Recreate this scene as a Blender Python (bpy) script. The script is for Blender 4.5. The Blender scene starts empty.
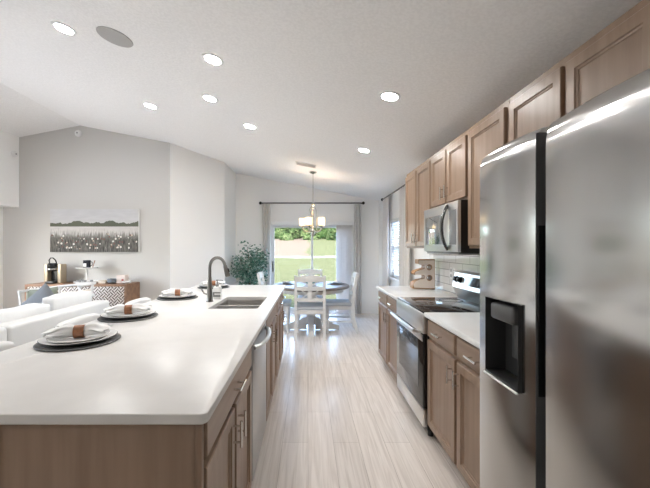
import bpy, bmesh, math, random
from mathutils import Vector, Matrix
random.seed(7)
C = bpy.context.scene.collection
PI = math.pi
F = 345.0; U0 = 308.0; V0 = 248.0; H = 1.375        # focal length in pixels, vanishing point, eye height

# ------------------------------------------------------------------ camera, world, sun, exposure
cam_d = bpy.data.cameras.new('camera'); cam = bpy.data.objects.new('camera', cam_d); C.objects.link(cam)
cam.location = (0, 0, H); cam.rotation_euler = (PI/2, 0, 0)
cam_d.sensor_width = 36.0; cam_d.lens = F/650*36
cam_d.shift_x = (325-U0)/650; cam_d.shift_y = (V0-244)/650
cam_d.clip_start = 0.02; cam_d.clip_end = 400
bpy.context.scene.camera = cam
vs = bpy.context.scene.view_settings
vs.view_transform = 'Standard'; vs.look = 'None'; vs.gamma = 1.0; vs.use_curve_mapping = False
vs.exposure = 0.56
cy = bpy.context.scene.cycles; cy.max_bounces = 16; cy.diffuse_bounces = 10; cy.glossy_bounces = 6; cy.transparent_max_bounces = 16
LAMP = 270.0            # radiance of the recessed lamps
w = bpy.data.worlds.new('world'); bpy.context.scene.world = w; w.use_nodes = True
wn = w.node_tree.nodes; wl = w.node_tree.links; wn.clear()
sky = wn.new('ShaderNodeTexSky'); sky.sky_type = 'NISHITA'; sky.sun_disc = False
sky.sun_elevation = math.radians(48); sky.sun_rotation = math.radians(200); sky.air_density = 0.8; sky.dust_density = 3.2
bg = wn.new('ShaderNodeBackground'); bg.inputs['Strength'].default_value = 2.7
wo = wn.new('ShaderNodeOutputWorld'); wl.new(sky.outputs[0], bg.inputs[0]); wl.new(bg.outputs[0], wo.inputs[0])
sd = bpy.data.lights.new('sun', 'SUN'); sd.energy = 7.0; sd.angle = math.radians(2); sd.color = (1, .98, .95)
sun = bpy.data.objects.new('sun', sd); C.objects.link(sun)
sun.rotation_euler = Vector((0.0, 0.95, -1.05)).to_track_quat('-Z', 'Y').to_euler()
def portal(name, loc, rot, sx, sy):
    d = bpy.data.lights.new(name, 'AREA'); d.shape = 'RECTANGLE'; d.size = sx; d.size_y = sy; d.cycles.is_portal = True
    o = bpy.data.objects.new(name, d); C.objects.link(o); o.location = loc; o.rotation_euler = rot
portal('slider_portal', (0.08, 7.42, .94), (-PI/2, 0, 0), 1.7, 1.86)
portal('side_window_portal', (1.66, 5.75, 1.37), (0, PI/2, 0), 1.05, 0.95)
portal('added_window_portal', (-5.14, 3.4, 1.45), (0, -PI/2, 0), 1.1, 2.0)  # sky sampling for the added side window

# ------------------------------------------------------------------ materials
MATS = {}
def _new(name):
    m = bpy.data.materials.new(name); m.use_nodes = True
    nt = m.node_tree; return m, nt, nt.nodes['Principled BSDF']
def mat(name, col, rough=.5, metal=0.0, bump=None, spec=None, var=None, coat=None, emit=None, aniso=None):
    if name in MATS: return MATS[name]
    m, nt, p = _new(name)
    p.inputs['Base Color'].default_value = (*col, 1); p.inputs['Roughness'].default_value = rough; p.inputs['Metallic'].default_value = metal
    if spec is not None: p.inputs['Specular IOR Level'].default_value = spec
    if coat: p.inputs['Coat Weight'].default_value = coat; p.inputs['Coat Roughness'].default_value = .1
    tc = nt.nodes.new('ShaderNodeTexCoord')
    if aniso:
        p.inputs['Anisotropic'].default_value = aniso[0]; p.inputs['Anisotropic Rotation'].default_value = aniso[1]
        tg = nt.nodes.new('ShaderNodeTangent'); tg.direction_type = 'RADIAL'; tg.axis = 'Z'; nt.links.new(tg.outputs[0], p.inputs['Tangent'])
    if bump:                                    # (scale xyz or number, strength, distance)
        sc = bump[0] if isinstance(bump[0], tuple) else (bump[0],)*3
        mp = nt.nodes.new('ShaderNodeMapping'); mp.inputs['Scale'].default_value = sc
        nz = nt.nodes.new('ShaderNodeTexNoise'); nz.inputs['Scale'].default_value = 1; nz.inputs['Detail'].default_value = 4
        b = nt.nodes.new('ShaderNodeBump'); b.inputs['Strength'].default_value = bump[1]; b.inputs['Distance'].default_value = bump[2]
        nt.links.new(tc.outputs['Object'], mp.inputs[0]); nt.links.new(mp.outputs[0], nz.inputs['Vector'])
        nt.links.new(nz.outputs[0], b.inputs['Height']); nt.links.new(b.outputs[0], p.inputs['Normal'])
    if var:                                     # (second colour, scale xyz, lo, hi)
        mp = nt.nodes.new('ShaderNodeMapping'); mp.inputs['Scale'].default_value = var[1] if isinstance(var[1], tuple) else (var[1],)*3
        nz = nt.nodes.new('ShaderNodeTexNoise'); nz.inputs['Scale'].default_value = 1; nz.inputs['Detail'].default_value = 5
        rp = nt.nodes.new('ShaderNodeValToRGB')
        rp.color_ramp.elements[0].position = var[2]; rp.color_ramp.elements[0].color = (*col, 1)
        rp.color_ramp.elements[1].position = var[3]; rp.color_ramp.elements[1].color = (*var[0], 1)
        nt.links.new(tc.outputs['Object'], mp.inputs[0]); nt.links.new(mp.outputs[0], nz.inputs['Vector'])
        nt.links.new(nz.outputs[0], rp.inputs[0]); nt.links.new(rp.outputs[0], p.inputs['Base Color'])
    if emit:
        p.inputs['Emission Color'].default_value = (*emit[0], 1); p.inputs['Emission Strength'].default_value = emit[1]
    MATS[name] = m; return m

WHITE_WALL = mat('white_wall_paint', (.89, .885, .87), .7, bump=(90, .08, .004))
GREY_WALL = mat('grey_wall_paint', (.57, .56, .54), .7, bump=(90, .08, .004))
CEIL = mat('knockdown_ceiling', (.88, .875, .865), .85, bump=(42, .3, .01), var=((.83, .825, .815), 60, .4, .6))
TRIM = mat('white_trim', (.86, .86, .85), .4)
WOOD = mat('brown_maple', (.245, .161, .107), .36, var=((.32, .218, .152), (22, 22, 1.6), .35, .7), bump=((40, 40, 3), .04, .002))
WOOD_H = mat('brown_maple_rail', (.245, .161, .107), .36, var=((.32, .218, .152), (22, 1.6, 22), .35, .7))
WOOD_D = mat('brown_maple_shadow_gap', (.20, .13, .09), .5)
QUARTZ = mat('white_quartz', (.69, .672, .65), .3, var=((.655, .637, .615), 5, .42, .62), spec=.35)
STEEL = mat('brushed_steel', (.50, .495, .485), .17, 1.0, aniso=(.8, 0.0))
STEEL_B = mat('brushed_steel_bright', (.72, .72, .71), .3, 1.0, bump=((3, 3, 200), .03, .001))
NICKEL = mat('brushed_nickel', (.55, .53, .50), .25, 1.0)
FAUCET = mat('faucet_nickel', (.26, .25, .235), .3, 1.0)
SINKM = mat('sink_steel', (.58, .56, .54), .35, 1.0)
CHROME = mat('pull_steel', (.70, .68, .65), .2, 1.0)
DARK_PLASTIC = mat('dark_grey_plastic', (.03, .03, .03), .35)
BLACK = mat('black_enamel', (.012, .012, .012), .3)
BLACK_GLASS = mat('black_glass', (.012, .012, .013), .04, spec=.6)
MIRROR_GLASS = mat('mirror_door_glass', (.50, .51, .51), .06, .9)
GREY_PLASTIC = mat('grey_plastic', (.25, .25, .25), .4)
CABLE_GREY = mat('fridge_case_grey', (.10, .10, .102), .45)
FABRIC_W = mat('white_linen', (.70, .695, .685), .95, bump=(260, .25, .002))
SOFA_M = mat('offwhite_sofa_fabric', (.66, .66, .65), .95, bump=(300, .3, .002))
CUSH_M = mat('white_cushion_fabric', (.72, .715, .705), .95, bump=((14, 14, 14), .35, .02))
STOOL_M = mat('white_stool_leather', (.66, .655, .645), .6)
CHARGER = mat('slate_charger', (.10, .10, .10), .5)
CHINA = mat('white_china', (.80, .79, .775), .2)
RING = mat('wood_napkin_ring', (.30, .125, .055), .5, var=((.20, .08, .035), 60, .4, .6))
CURT = mat('grey_curtain', (.62, .615, .61), .9, bump=(200, .2, .001))
ROD = mat('dark_bronze_rod', (.09, .088, .085), .4, .6)
WHITE_WOOD = mat('white_painted_wood', (.70, .695, .68), .5)
TABLE_TOP = mat('grey_brown_table_top', (.16, .14, .125), .4, var=((.22, .19, .17), (4, 30, 4), .4, .6))
SEAT_M = mat('blue_grey_seat', (.48, .51, .55), .85)
SIDE_W = mat('walnut', (.20, .11, .065), .45, var=((.30, .17, .10), (3, 14, 14), .35, .65))
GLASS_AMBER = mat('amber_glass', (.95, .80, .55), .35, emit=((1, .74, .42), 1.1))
PLASTIC_W = mat('white_plastic', (.80, .80, .79), .4)
BLIND = mat('white_blind', (.80, .81, .83), .5)
VBLIND = mat('grey_vertical_blind', (.55, .545, .54), .6)
PILLOW_B = mat('blue_grey_pillow', (.17, .18, .19), .95, bump=(120, .3, .002))
PILLOW_G = mat('sage_pillow', (.20, .22, .17), .95, bump=(120, .3, .002))
PILLOW_T = mat('beige_pillow', (.62, .56, .48), .95, bump=(120, .3, .002))
TEAL = mat('teal_glaze', (.10, .32, .33), .3)
POT = mat('grey_pot', (.45, .44, .42), .7)
BARK = mat('bark', (.16, .10, .06), .9, bump=(40, .6, .01))
SOIL = mat('soil', (.05, .035, .025), .95)
LEAF = mat('variegated_leaf', (.028, .145, .095), .45, var=((.42, .52, .46), 26, .47, .62))
GOLD = mat('champagne_panel', (.48, .40, .29), .35, .4)
PALE_WOOD = mat('pale_birch', (.80, .71, .63), .5)
OAK_EDGE = mat('honey_oak', (.36, .19, .075), .5)
BULB = mat('warm_bulb', (.9, .9, .9), .5, emit=((1, .97, .92), 70))
LENS = mat('lamp_lens', (.9, .9, .9), .5, emit=((1, .985, .96), LAMP))

def glass_mat():
    m, nt, p = _new('window_glass'); nt.nodes.remove(p)
    t = nt.nodes.new('ShaderNodeBsdfTransparent'); g = nt.nodes.new('ShaderNodeBsdfGlossy'); g.inputs['Roughness'].default_value = .02
    fr = nt.nodes.new('ShaderNodeFresnel'); fr.inputs[0].default_value = 1.45; ge = nt.nodes.new('ShaderNodeNewGeometry'); mr = nt.nodes.new('ShaderNodeMapRange'); mr.inputs[3].default_value = 1.45; mr.inputs[4].default_value = 1/1.45; nt.links.new(ge.outputs['Backfacing'], mr.inputs[0]); nt.links.new(mr.outputs[0], fr.inputs[0]); mx = nt.nodes.new('ShaderNodeMixShader')
    t.inputs[0].default_value = (.95, .97, .96, 1)
    nt.links.new(fr.outputs[0], mx.inputs[0]); nt.links.new(t.outputs[0], mx.inputs[1]); nt.links.new(g.outputs[0], mx.inputs[2])
    nt.links.new(mx.outputs[0], nt.nodes['Material Output'].inputs[0]); return m
GLASS = glass_mat()
def translucent(name, col, f):
    m, nt, p = _new(name); p.inputs['Base Color'].default_value = (*col, 1); p.inputs['Roughness'].default_value = .8
    t = nt.nodes.new('ShaderNodeBsdfTranslucent'); t.inputs[0].default_value = (*col, 1); mx = nt.nodes.new('ShaderNodeMixShader'); mx.inputs[0].default_value = f
    nt.links.new(p.outputs[0], mx.inputs[1]); nt.links.new(t.outputs[0], mx.inputs[2]); nt.links.new(mx.outputs[0], nt.nodes['Material Output'].inputs[0]); return m
CURT = translucent('grey_curtain_cloth', (.82, .80, .78), .4); VBLIND = translucent('grey_vinyl_slat', (.85, .82, .80), .6)

def math_node(nt, op, a, b=None, c=None):
    n = nt.nodes.new('ShaderNodeMath'); n.operation = op
    for i, v in enumerate((a, b, c)):
        if v is None: continue
        if isinstance(v, (int, float)): n.inputs[i].default_value = v
        else: nt.links.new(v, n.inputs[i])
    return n.outputs[0]
def mix_col(nt, fac, a, b):
    n = nt.nodes.new('ShaderNodeMix'); n.data_type = 'RGBA'
    for k, v in ((0, fac), (6, a), (7, b)):
        if isinstance(v, tuple): n.inputs[k].default_value = (*v, 1)
        elif isinstance(v, (int, float)): n.inputs[k].default_value = v
        else: nt.links.new(v, n.inputs[k])
    return n.outputs[2]

def floor_mat():
    m, nt, p = _new('light_oak_planks'); L = nt.links
    tc = nt.nodes.new('ShaderNodeTexCoord')
    mp = nt.nodes.new('ShaderNodeMapping'); mp.inputs['Rotation'].default_value = (0, 0, PI/2); L.new(tc.outputs['Object'], mp.inputs[0])
    br = nt.nodes.new('ShaderNodeTexBrick'); br.offset = .37; br.inputs['Scale'].default_value = 1
    br.inputs['Brick Width'].default_value = 1.22; br.inputs['Row Height'].default_value = .18
    br.inputs['Mortar Size'].default_value = .0012; br.inputs['Mortar Smooth'].default_value = .3; br.inputs['Bias'].default_value = 0
    br.inputs['Color1'].default_value = (.80, .74, .69, 1); br.inputs['Color2'].default_value = (.73, .672, .622, 1)
    br.inputs['Mortar'].default_value = (.36, .31, .27, 1); L.new(mp.outputs[0], br.inputs['Vector'])
    m2 = nt.nodes.new('ShaderNodeMapping'); m2.inputs['Scale'].default_value = (42, 1.6, 1); L.new(tc.outputs['Object'], m2.inputs[0])
    nz = nt.nodes.new('ShaderNodeTexNoise'); nz.inputs['Scale'].default_value = 1; nz.inputs['Detail'].default_value = 6; nz.inputs['Distortion'].default_value = 1.2
    L.new(m2.outputs[0], nz.inputs['Vector'])
    rp = nt.nodes.new('ShaderNodeValToRGB'); rp.color_ramp.elements[0].position = .34; rp.color_ramp.elements[0].color = (.80, .78, .765, 1)
    rp.color_ramp.elements[1].position = .62; rp.color_ramp.elements[1].color = (1, 1, 1, 1); L.new(nz.outputs[0], rp.inputs[0])
    mx = nt.nodes.new('ShaderNodeMix'); mx.data_type = 'RGBA'; mx.blend_type = 'MULTIPLY'; mx.inputs[0].default_value = .9
    L.new(br.outputs[0], mx.inputs[6]); L.new(rp.outputs[0], mx.inputs[7]); L.new(mx.outputs[2], p.inputs['Base Color'])
    p.inputs['Roughness'].default_value = .27
    b = nt.nodes.new('ShaderNodeBump'); b.inputs['Strength'].default_value = .12; b.inputs['Distance'].default_value = .003
    L.new(nz.outputs[0], b.inputs['Height']); L.new(b.outputs[0], p.inputs['Normal']); return m
def tile_mat():
    m, nt, p = _new('white_subway_tile'); L = nt.links
    tc = nt.nodes.new('ShaderNodeTexCoord'); sp = nt.nodes.new('ShaderNodeSeparateXYZ'); L.new(tc.outputs['Object'], sp.inputs[0])
    cb = nt.nodes.new('ShaderNodeCombineXYZ'); L.new(sp.outputs[1], cb.inputs[0]); L.new(sp.outputs[2], cb.inputs[1])
    br = nt.nodes.new('ShaderNodeTexBrick'); br.inputs['Scale'].default_value = 1; br.inputs['Brick Width'].default_value = .30
    br.inputs['Row Height'].default_value = .0765; br.inputs['Mortar Size'].default_value = .003; br.inputs['Mortar Smooth'].default_value = .2
    br.inputs['Color1'].default_value = (.84, .84, .835, 1); br.inputs['Color2'].default_value = (.80, .80, .80, 1); br.inputs['Mortar'].default_value = (.33, .33, .33, 1)
    L.new(cb.outputs[0], br.inputs['Vector']); L.new(br.outputs[0], p.inputs['Base Color'])
    p.inputs['Roughness'].default_value = .04; p.inputs['Specular IOR Level'].default_value = 1.0
    return m
def lattice_mat():
    m, nt, p = _new('carved_lattice_door'); L = nt.links
    tc = nt.nodes.new('ShaderNodeTexCoord'); sp = nt.nodes.new('ShaderNodeSeparateXYZ'); L.new(tc.outputs['Object'], sp.inputs[0])
    x = math_node(nt, 'MULTIPLY', sp.outputs[0], 1.0); z = math_node(nt, 'MULTIPLY', sp.outputs[2], 1.0)
    a = math_node(nt, 'ADD', x, z); b = math_node(nt, 'SUBTRACT', x, z)
    period = .05
    wa = math_node(nt, 'GREATER_THAN', math_node(nt, 'PINGPONG', a, period/2), period/4)
    wb = math_node(nt, 'GREATER_THAN', math_node(nt, 'PINGPONG', b, period/2), period/4)
    ck = nt.nodes.new('ShaderNodeTexChecker'); ck.inputs['Scale'].default_value = 1/.10
    cb = nt.nodes.new('ShaderNodeCombineXYZ'); L.new(a, cb.inputs[0]); L.new(b, cb.inputs[1]); cb.inputs[2].default_value = .03; L.new(cb.outputs[0], ck.inputs[0])
    s = nt.nodes.new('ShaderNodeMix'); s.data_type = 'FLOAT'; L.new(ck.outputs[1], s.inputs[0]); L.new(wa, s.inputs[2]); L.new(wb, s.inputs[3])
    c = mix_col(nt, s.outputs[0], (.62, .58, .54), (.10, .07, .055)); L.new(c, p.inputs['Base Color']); p.inputs['Roughness'].default_value = .6
    return m
def painting_mat():
    m, nt, p = _new('painted_meadow'); L = nt.links
    tc = nt.nodes.new('ShaderNodeTexCoord'); sp = nt.nodes.new('ShaderNodeSeparateXYZ'); L.new(tc.outputs['Generated'], sp.inputs[0])
    x, z = sp.outputs[0], sp.outputs[2]
    def noise(sx, sz, detail=4):
        cb = nt.nodes.new('ShaderNodeCombineXYZ'); L.new(math_node(nt, 'MULTIPLY', x, sx), cb.inputs[0]); L.new(math_node(nt, 'MULTIPLY', z, sz), cb.inputs[1])
        n = nt.nodes.new('ShaderNodeTexNoise'); n.inputs['Scale'].default_value = 1; n.inputs['Detail'].default_value = detail; L.new(cb.outputs[0], n.inputs['Vector']); return n.outputs[0], cb.outputs[0]
    n1, _ = noise(5, .5); n2, _ = noise(90, 6); n3, _ = noise(7, 16)
    sky = mix_col(nt, n3, (.50, .50, .515), (.66, .66, .67))
    lake = mix_col(nt, n3, (.44, .43, .43), (.70, .68, .66))
    grass = mix_col(nt, math_node(nt, 'MULTIPLY', math_node(nt, 'SUBTRACT', n2, .3), 2.2), (.015, .016, .015), (.24, .23, .21))
    # distant trees: between z .60 and a noisy top
    top = math_node(nt, 'ADD', .50, math_node(nt, 'MULTIPLY', n1, .40))
    tree = math_node(nt, 'MULTIPLY', math_node(nt, 'GREATER_THAN', z, .595), math_node(nt, 'LESS_THAN', z, top))
    col = mix_col(nt, math_node(nt, 'GREATER_THAN', z, .60), lake, sky)
    col = mix_col(nt, tree, col, (.11, .12, .09))
    gtop = math_node(nt, 'ADD', .18, math_node(nt, 'MULTIPLY', n2, .5))
    g = nt.nodes.new('ShaderNodeMapRange'); L.new(math_node(nt, 'SUBTRACT', gtop, z), g.inputs[0]); g.inputs[1].default_value = -.06; g.inputs[2].default_value = .10
    col = mix_col(nt, g.outputs[0], col, grass)
    cb = nt.nodes.new('ShaderNodeCombineXYZ'); L.new(math_node(nt, 'MULTIPLY', x, 34), cb.inputs[0]); L.new(math_node(nt, 'MULTIPLY', z, 15), cb.inputs[1])
    vo = nt.nodes.new('ShaderNodeTexVoronoi'); vo.inputs['Scale'].default_value = 1; L.new(cb.outputs[0], vo.inputs['Vector'])
    sv = nt.nodes.new('ShaderNodeSeparateColor'); L.new(vo.outputs['Color'], sv.inputs[0])
    rp = nt.nodes.new('ShaderNodeValToRGB'); rp.color_ramp.interpolation = 'CONSTANT'
    rp.color_ramp.elements[0].color = (.72, .70, .66, 1); e = rp.color_ramp.elements[1]; e.position = .62; e.color = (.16, .09, .08, 1)
    e = rp.color_ramp.elements.new(.42); e.color = (.55, .44, .36, 1); L.new(sv.outputs[0], rp.inputs[0])
    fm = math_node(nt, 'MULTIPLY', math_node(nt, 'LESS_THAN', vo.outputs['Distance'], .36), math_node(nt, 'MULTIPLY', math_node(nt, 'LESS_THAN', z, .43), math_node(nt, 'GREATER_THAN', z, .07)))
    fm = math_node(nt, 'MULTIPLY', fm, math_node(nt, 'GREATER_THAN', sv.outputs[1], .3))
    col = mix_col(nt, fm, col, rp.outputs[0]); L.new(col, p.inputs['Base Color']); p.inputs['Roughness'].default_value = .8
    return m
def ground_mat():
    m, nt, p = _new('meadow_bands'); L = nt.links
    tc = nt.nodes.new('ShaderNodeTexCoord'); sp = nt.nodes.new('ShaderNodeSeparateXYZ'); L.new(tc.outputs['Object'], sp.inputs[0])
    nz = nt.nodes.new('ShaderNodeTexNoise'); nz.inputs['Scale'].default_value = .35; nz.inputs['Detail'].default_value = 8; L.new(tc.outputs['Object'], nz.inputs['Vector'])
    nf = nt.nodes.new('ShaderNodeTexNoise'); nf.inputs['Scale'].default_value = 3; nf.inputs['Detail'].default_value = 6; L.new(tc.outputs['Object'], nf.inputs['Vector'])
    y = math_node(nt, 'ADD', sp.outputs[1], math_node(nt, 'MULTIPLY', math_node(nt, 'SUBTRACT', nz.outputs[0], .5), 3.0))
    grass = mix_col(nt, nf.outputs[0], (.031, .036, .018), (.054, .057, .033))
    soil = mix_col(nt, nf.outputs[0], (.052, .041, .032), (.074, .062, .05))
    rdge = math_node(nt, 'SUBTRACT', 1.6, math_node(nt, 'MULTIPLY', math_node(nt, 'ADD', nz.outputs[0], 0), 3))
    s = math_node(nt, 'MULTIPLY', math_node(nt, 'GREATER_THAN', y, 31.2), math_node(nt, 'LESS_THAN', sp.outputs[0], rdge))
    col = mix_col(nt, s, grass, soil)
    path = math_node(nt, 'MULTIPLY', math_node(nt, 'GREATER_THAN', sp.outputs[1], 28.6), math_node(nt, 'LESS_THAN', sp.outputs[1], 30.6))
    col = mix_col(nt, path, col, (0.125, 0.123, 0.119))
    L.new(col, p.inputs['Base Color']); p.inputs['Roughness'].default_value = .95; p.inputs['Specular IOR Level'].default_value = 0; return m
FLOOR = floor_mat(); TILE = tile_mat(); LATTICE = lattice_mat(); PAINTING = painting_mat(); GROUND = ground_mat()
def tree_mat(name, a, b):
    return mat(name, a, .9, spec=0, var=(b, 1.6, .38, .66), bump=(3, 1, .3))

# ------------------------------------------------------------------ mesh builder
class MB:
    def __init__(s): s.bm = bmesh.new()
    def _merge(s, b, M=None):
        me = bpy.data.meshes.new('tmp'); b.to_mesh(me); b.free()
        if M: me.transform(M)
        s.bm.from_mesh(me); bpy.data.meshes.remove(me); return s
    def box(s, x0, x1, y0, y1, z0, z1, bev=0, seg=2, M=None):
        b = bmesh.new(); bmesh.ops.create_cube(b, size=1)
        for v in b.verts: v.co = Vector(((x0+x1)/2 + v.co.x*(x1-x0), (y0+y1)/2 + v.co.y*(y1-y0), (z0+z1)/2 + v.co.z*(z1-z0)))
        if bev: bmesh.ops.bevel(b, geom=b.edges[:], offset=bev, segments=seg, profile=.5, affect='EDGES')
        return s._merge(b, M)
    def loft(s, rings, closed=False, cap=True, M=None):
        b = bmesh.new(); R = [[b.verts.new(p) for p in r] for r in rings]
        pairs = list(zip(R, R[1:])) + ([(R[-1], R[0])] if closed else [])
        for a, c in pairs:
            n = len(a)
            for i in range(n):
                try: b.faces.new((a[i], a[(i+1) % n], c[(i+1) % n], c[i]))
                except ValueError: pass
        if cap and not closed:
            b.faces.new(R[0][::-1]); b.faces.new(R[-1])
        bmesh.ops.recalc_face_normals(b, faces=b.faces[:])
        return s._merge(b, M)
    def tube(s, pts, r, n=10, cap=True):
        pts = [Vector(p) for p in pts]; rr = r if isinstance(r, (list, tuple)) else [r]*len(pts)
        rings = []; prev = None
        for i, p in enumerate(pts):
            d = (pts[min(i+1, len(pts)-1)] - pts[max(i-1, 0)]).normalized()
            if prev is None:
                a = Vector((0, 0, 1)) if abs(d.z) < .9 else Vector((1, 0, 0)); u = d.cross(a).normalized()
            else: u = (prev - d*prev.dot(d)).normalized()
            v = d.cross(u); prev = u
            rings.append([p + (u*math.cos(t) + v*math.sin(t))*rr[i] for t in [2*PI*k/n for k in range(n)]])
        return s.loft(rings, cap=cap)
    def lathe(s, prof, c=(0, 0, 0), n=32, M=None, cap=True):
        rings = [[(c[0]+max(r, 1e-4)*math.cos(2*PI*k/n), c[1]+max(r, 1e-4)*math.sin(2*PI*k/n), c[2]+z) for k in range(n)] for r, z in prof]
        return s.loft(rings, M=M, cap=cap)
    def prism(s, outer, holes, axis, a, b_):
        b = bmesh.new(); E = []
        def put(p, t): return {'x': (t, p[0], p[1]), 'y': (p[0], t, p[1]), 'z': (p[0], p[1], t)}[axis]
        for loop in [outer]+list(holes):
            vv = [b.verts.new(put(p, a)) for p in loop]
            E += [b.edges.new((vv[i], vv[(i+1) % len(vv)])) for i in range(len(vv))]
        bmesh.ops.triangle_fill(b, use_beauty=True, edges=E)
        r = bmesh.ops.extrude_face_region(b, geom=b.faces[:])
        d = Vector(put((0, 0), b_ - a))
        for g in r['geom']:
            if isinstance(g, bmesh.types.BMVert): g.co += d
        bmesh.ops.recalc_face_normals(b, faces=b.faces[:])
        return s._merge(b)
    def pillow(s, c, sx, sy, sz, M=None, n=14, p=.45, pinch=.06):
        """soft cushion, thickness sz, lying in its own xy plane"""
        rings = []; b = bmesh.new(); top = {}; bot = {}
        for i in range(n+1):
            for j in range(n+1):
                u = 2*i/n-1; v = 2*j/n-1
                t = ((1-abs(u)**2.6)*(1-abs(v)**2.6)); t = max(t, 0)**p
                k = 1 - pinch*(1-abs(u*v))*(max(abs(u), abs(v))**4)
                X = u*sx/2*k; Y = v*sy/2*k
                top[i, j] = b.verts.new((X, Y, sz/2*t))
                bot[i, j] = top[i, j] if t < 1e-6 else b.verts.new((X, Y, -sz/2*t))
        for i in range(n):
            for j in range(n):
                for g in (top, bot):
                    f = [g[i, j], g[i+1, j], g[i+1, j+1], g[i, j+1]]
                    try: b.faces.new(f if g is top else f[::-1])
                    except ValueError: pass
        M0 = Matrix.Translation(c)
        return s._merge(b, M0 @ M if M else M0)
    def build(s, name, material, parent=None, world=True, smooth=35):
        me = bpy.data.meshes.new(name)
        if parent is not None and world: bmesh.ops.translate(s.bm, verts=s.bm.verts[:], vec=-absloc(parent))
        s.bm.to_mesh(me); s.bm.free(); me.materials.append(material)
        if smooth:
            me.polygons.foreach_set('use_smooth', [True]*len(me.polygons)); me.set_sharp_from_angle(angle=math.radians(smooth))
        o = bpy.data.objects.new(name, me); C.objects.link(o)
        if parent is not None: o.parent = parent
        return o
def absloc(o):
    v = Vector((0, 0, 0))
    while o is not None: v += Vector(o.location); o = o.parent
    return v
def tag(o, label, cat, group=None, kind=None):
    o['label'] = label; o['category'] = cat
    if group: o['group'] = group
    if kind: o['kind'] = kind
    return o
def thing(name, label, cat, loc=(0, 0, 0), rz=0, group=None):
    o = bpy.data.objects.new(name, None); C.objects.link(o); o.location = loc; o.rotation_euler = (0, 0, rz); o.empty_display_size = .1
    return tag(o, label, cat, group)
def struct(name, mb, m):
    o = mb.build(name, m, smooth=None); o['kind'] = 'structure'; return o
def copy_tree(o, parent=None):
    c = o.copy(); C.objects.link(c)
    if parent is not None: c.parent = parent
    for ch in list(o.children): copy_tree(ch, c)
    return c
def rr(x0, x1, y0, y1, r, n=5):
    out = []
    for cx, cy, a0 in ((x1-r, y1-r, 0), (x0+r, y1-r, PI/2), (x0+r, y0+r, PI), (x1-r, y0+r, 1.5*PI)):
        out += [(cx+r*math.cos(a0+PI/2*k/n), cy+r*math.sin(a0+PI/2*k/n)) for k in range(n+1)]
    return out
def facing(mb, s, xf, y0, y1, z0, z1, rings):
    """cabinet front lying in a yz plane; s = outward x direction; rings of (inset, how far out)"""
    return mb.loft([[(xf+s*d, y0+i, z0+i), (xf+s*d, y1-i, z0+i), (xf+s*d, y1-i, z1-i), (xf+s*d, y0+i, z1-i)] for i, d in rings])
DOOR = [(0, 0), (0, .016), (.004, .020), (.050, .020), (.053, .014), (.060, .012), (.063, .008)]
SLAB = [(0, 0), (0, .014), (.006, .020)]
def zc(x): return 2.36 + .195*(1.49-x) if x > -3.725 else 2.36 + .195*(1.49+3.725) - .195*(-3.725-x)
def pix(x, y, Y): return Vector(((x-U0)*Y/F, Y, H + (V0-y)*Y/F))
def ceil_at(x, y):
    u, v = x-U0, V0-y; Y = (2.36+.195*1.49-H)*F/(v+.195*u); X = u*Y/F; return Vector((X, Y, zc(X)))

# ------------------------------------------------------------------ the setting
struct('floor', MB().box(-5.2, 1.65, -3.7, 7.42, -.12, 0), FLOOR)
cp = [(1.62, zc(1.62)), (-3.725, zc(-3.725)), (-5.15, zc(-5.15)), (-5.15, zc(-5.15)+.15), (-3.725, zc(-3.725)+.15), (1.62, zc(1.62)+.15)]
struct('ceiling', MB().prism(cp, [], 'y', -3.7, 7.40), CEIL)
WY = (5.34, 6.26); WZ = (.86, 1.88)
wr = MB(); ztop = 2.375
for y0, y1, z0, z1 in ((-3.7, WY[0], 0, ztop), (WY[1], 7.40, 0, ztop), (WY[0], WY[1], 0, WZ[0]), (WY[0], WY[1], WZ[1], ztop)): wr.box(1.49, 1.62, y0, y1, z0, z1)
struct('wall_right', wr, WHITE_WALL)
SX = (-.80, .955); SZ = 1.90; BY = 7.25
wb = MB()
for x0, x1, z0 in ((-1.66, SX[0], 0), (SX[1], 1.49, 0), (SX[0], SX[1], SZ)):
    wb.prism([(x0, z0), (x1, z0), (x1, zc(x1)+.01), (x0, zc(x0)+.01)], [], 'y', BY, BY+.14)
struct('wall_back', wb, WHITE_WALL)
def plan_wall(mb, plan):
    mb.loft([[(x, y, 0) for x, y in plan], [(x, y, zc(x)+.008) for x, y in plan]]); return mb
wc = MB(); plan_wall(wc, [(-2.255, 5.637), (-1.54, 6.365), (-1.64, 6.43), (-2.33, 5.735)]); plan_wall(wc, [(-1.54, 6.365), (-1.52, 7.25), (-1.65, 7.25), (-1.64, 6.43)])
struct('wall_corner', wc, WHITE_WALL)
struct('wall_grey', MB().prism([(-5.0, 0), (-2.256, 0), (-2.256, zc(-2.256)+.008), (-3.725, zc(-3.725)+.008), (-5.0, zc(-5.0)+.008)], [], 'y', 5.637, 5.74), GREY_WALL)
LW = (2.4, 4.4, .9, 2.0)
wlf = MB()
for y0, y1, z0, z1 in ((-3.7, LW[0], 0, 3.13), (LW[1], 5.74, 0, 3.13), (LW[0], LW[1], 0, LW[2]), (LW[0], LW[1], LW[3], 3.13)): wlf.box(-5.12, -4.985, y0, y1, z0, z1)
struct('wall_left', wlf, WHITE_WALL)
wf = MB()
for k in range(3):
    yy = LW[0]+(LW[1]-LW[0]-.06)*k/2; wf.box(-5.09, -5.03, yy, yy+.06, LW[2], LW[3])
wf.box(-5.09, -5.03, LW[0], LW[1], LW[2], LW[2]+.05).box(-5.09, -5.03, LW[0], LW[1], LW[3]-.05, LW[3])
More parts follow.
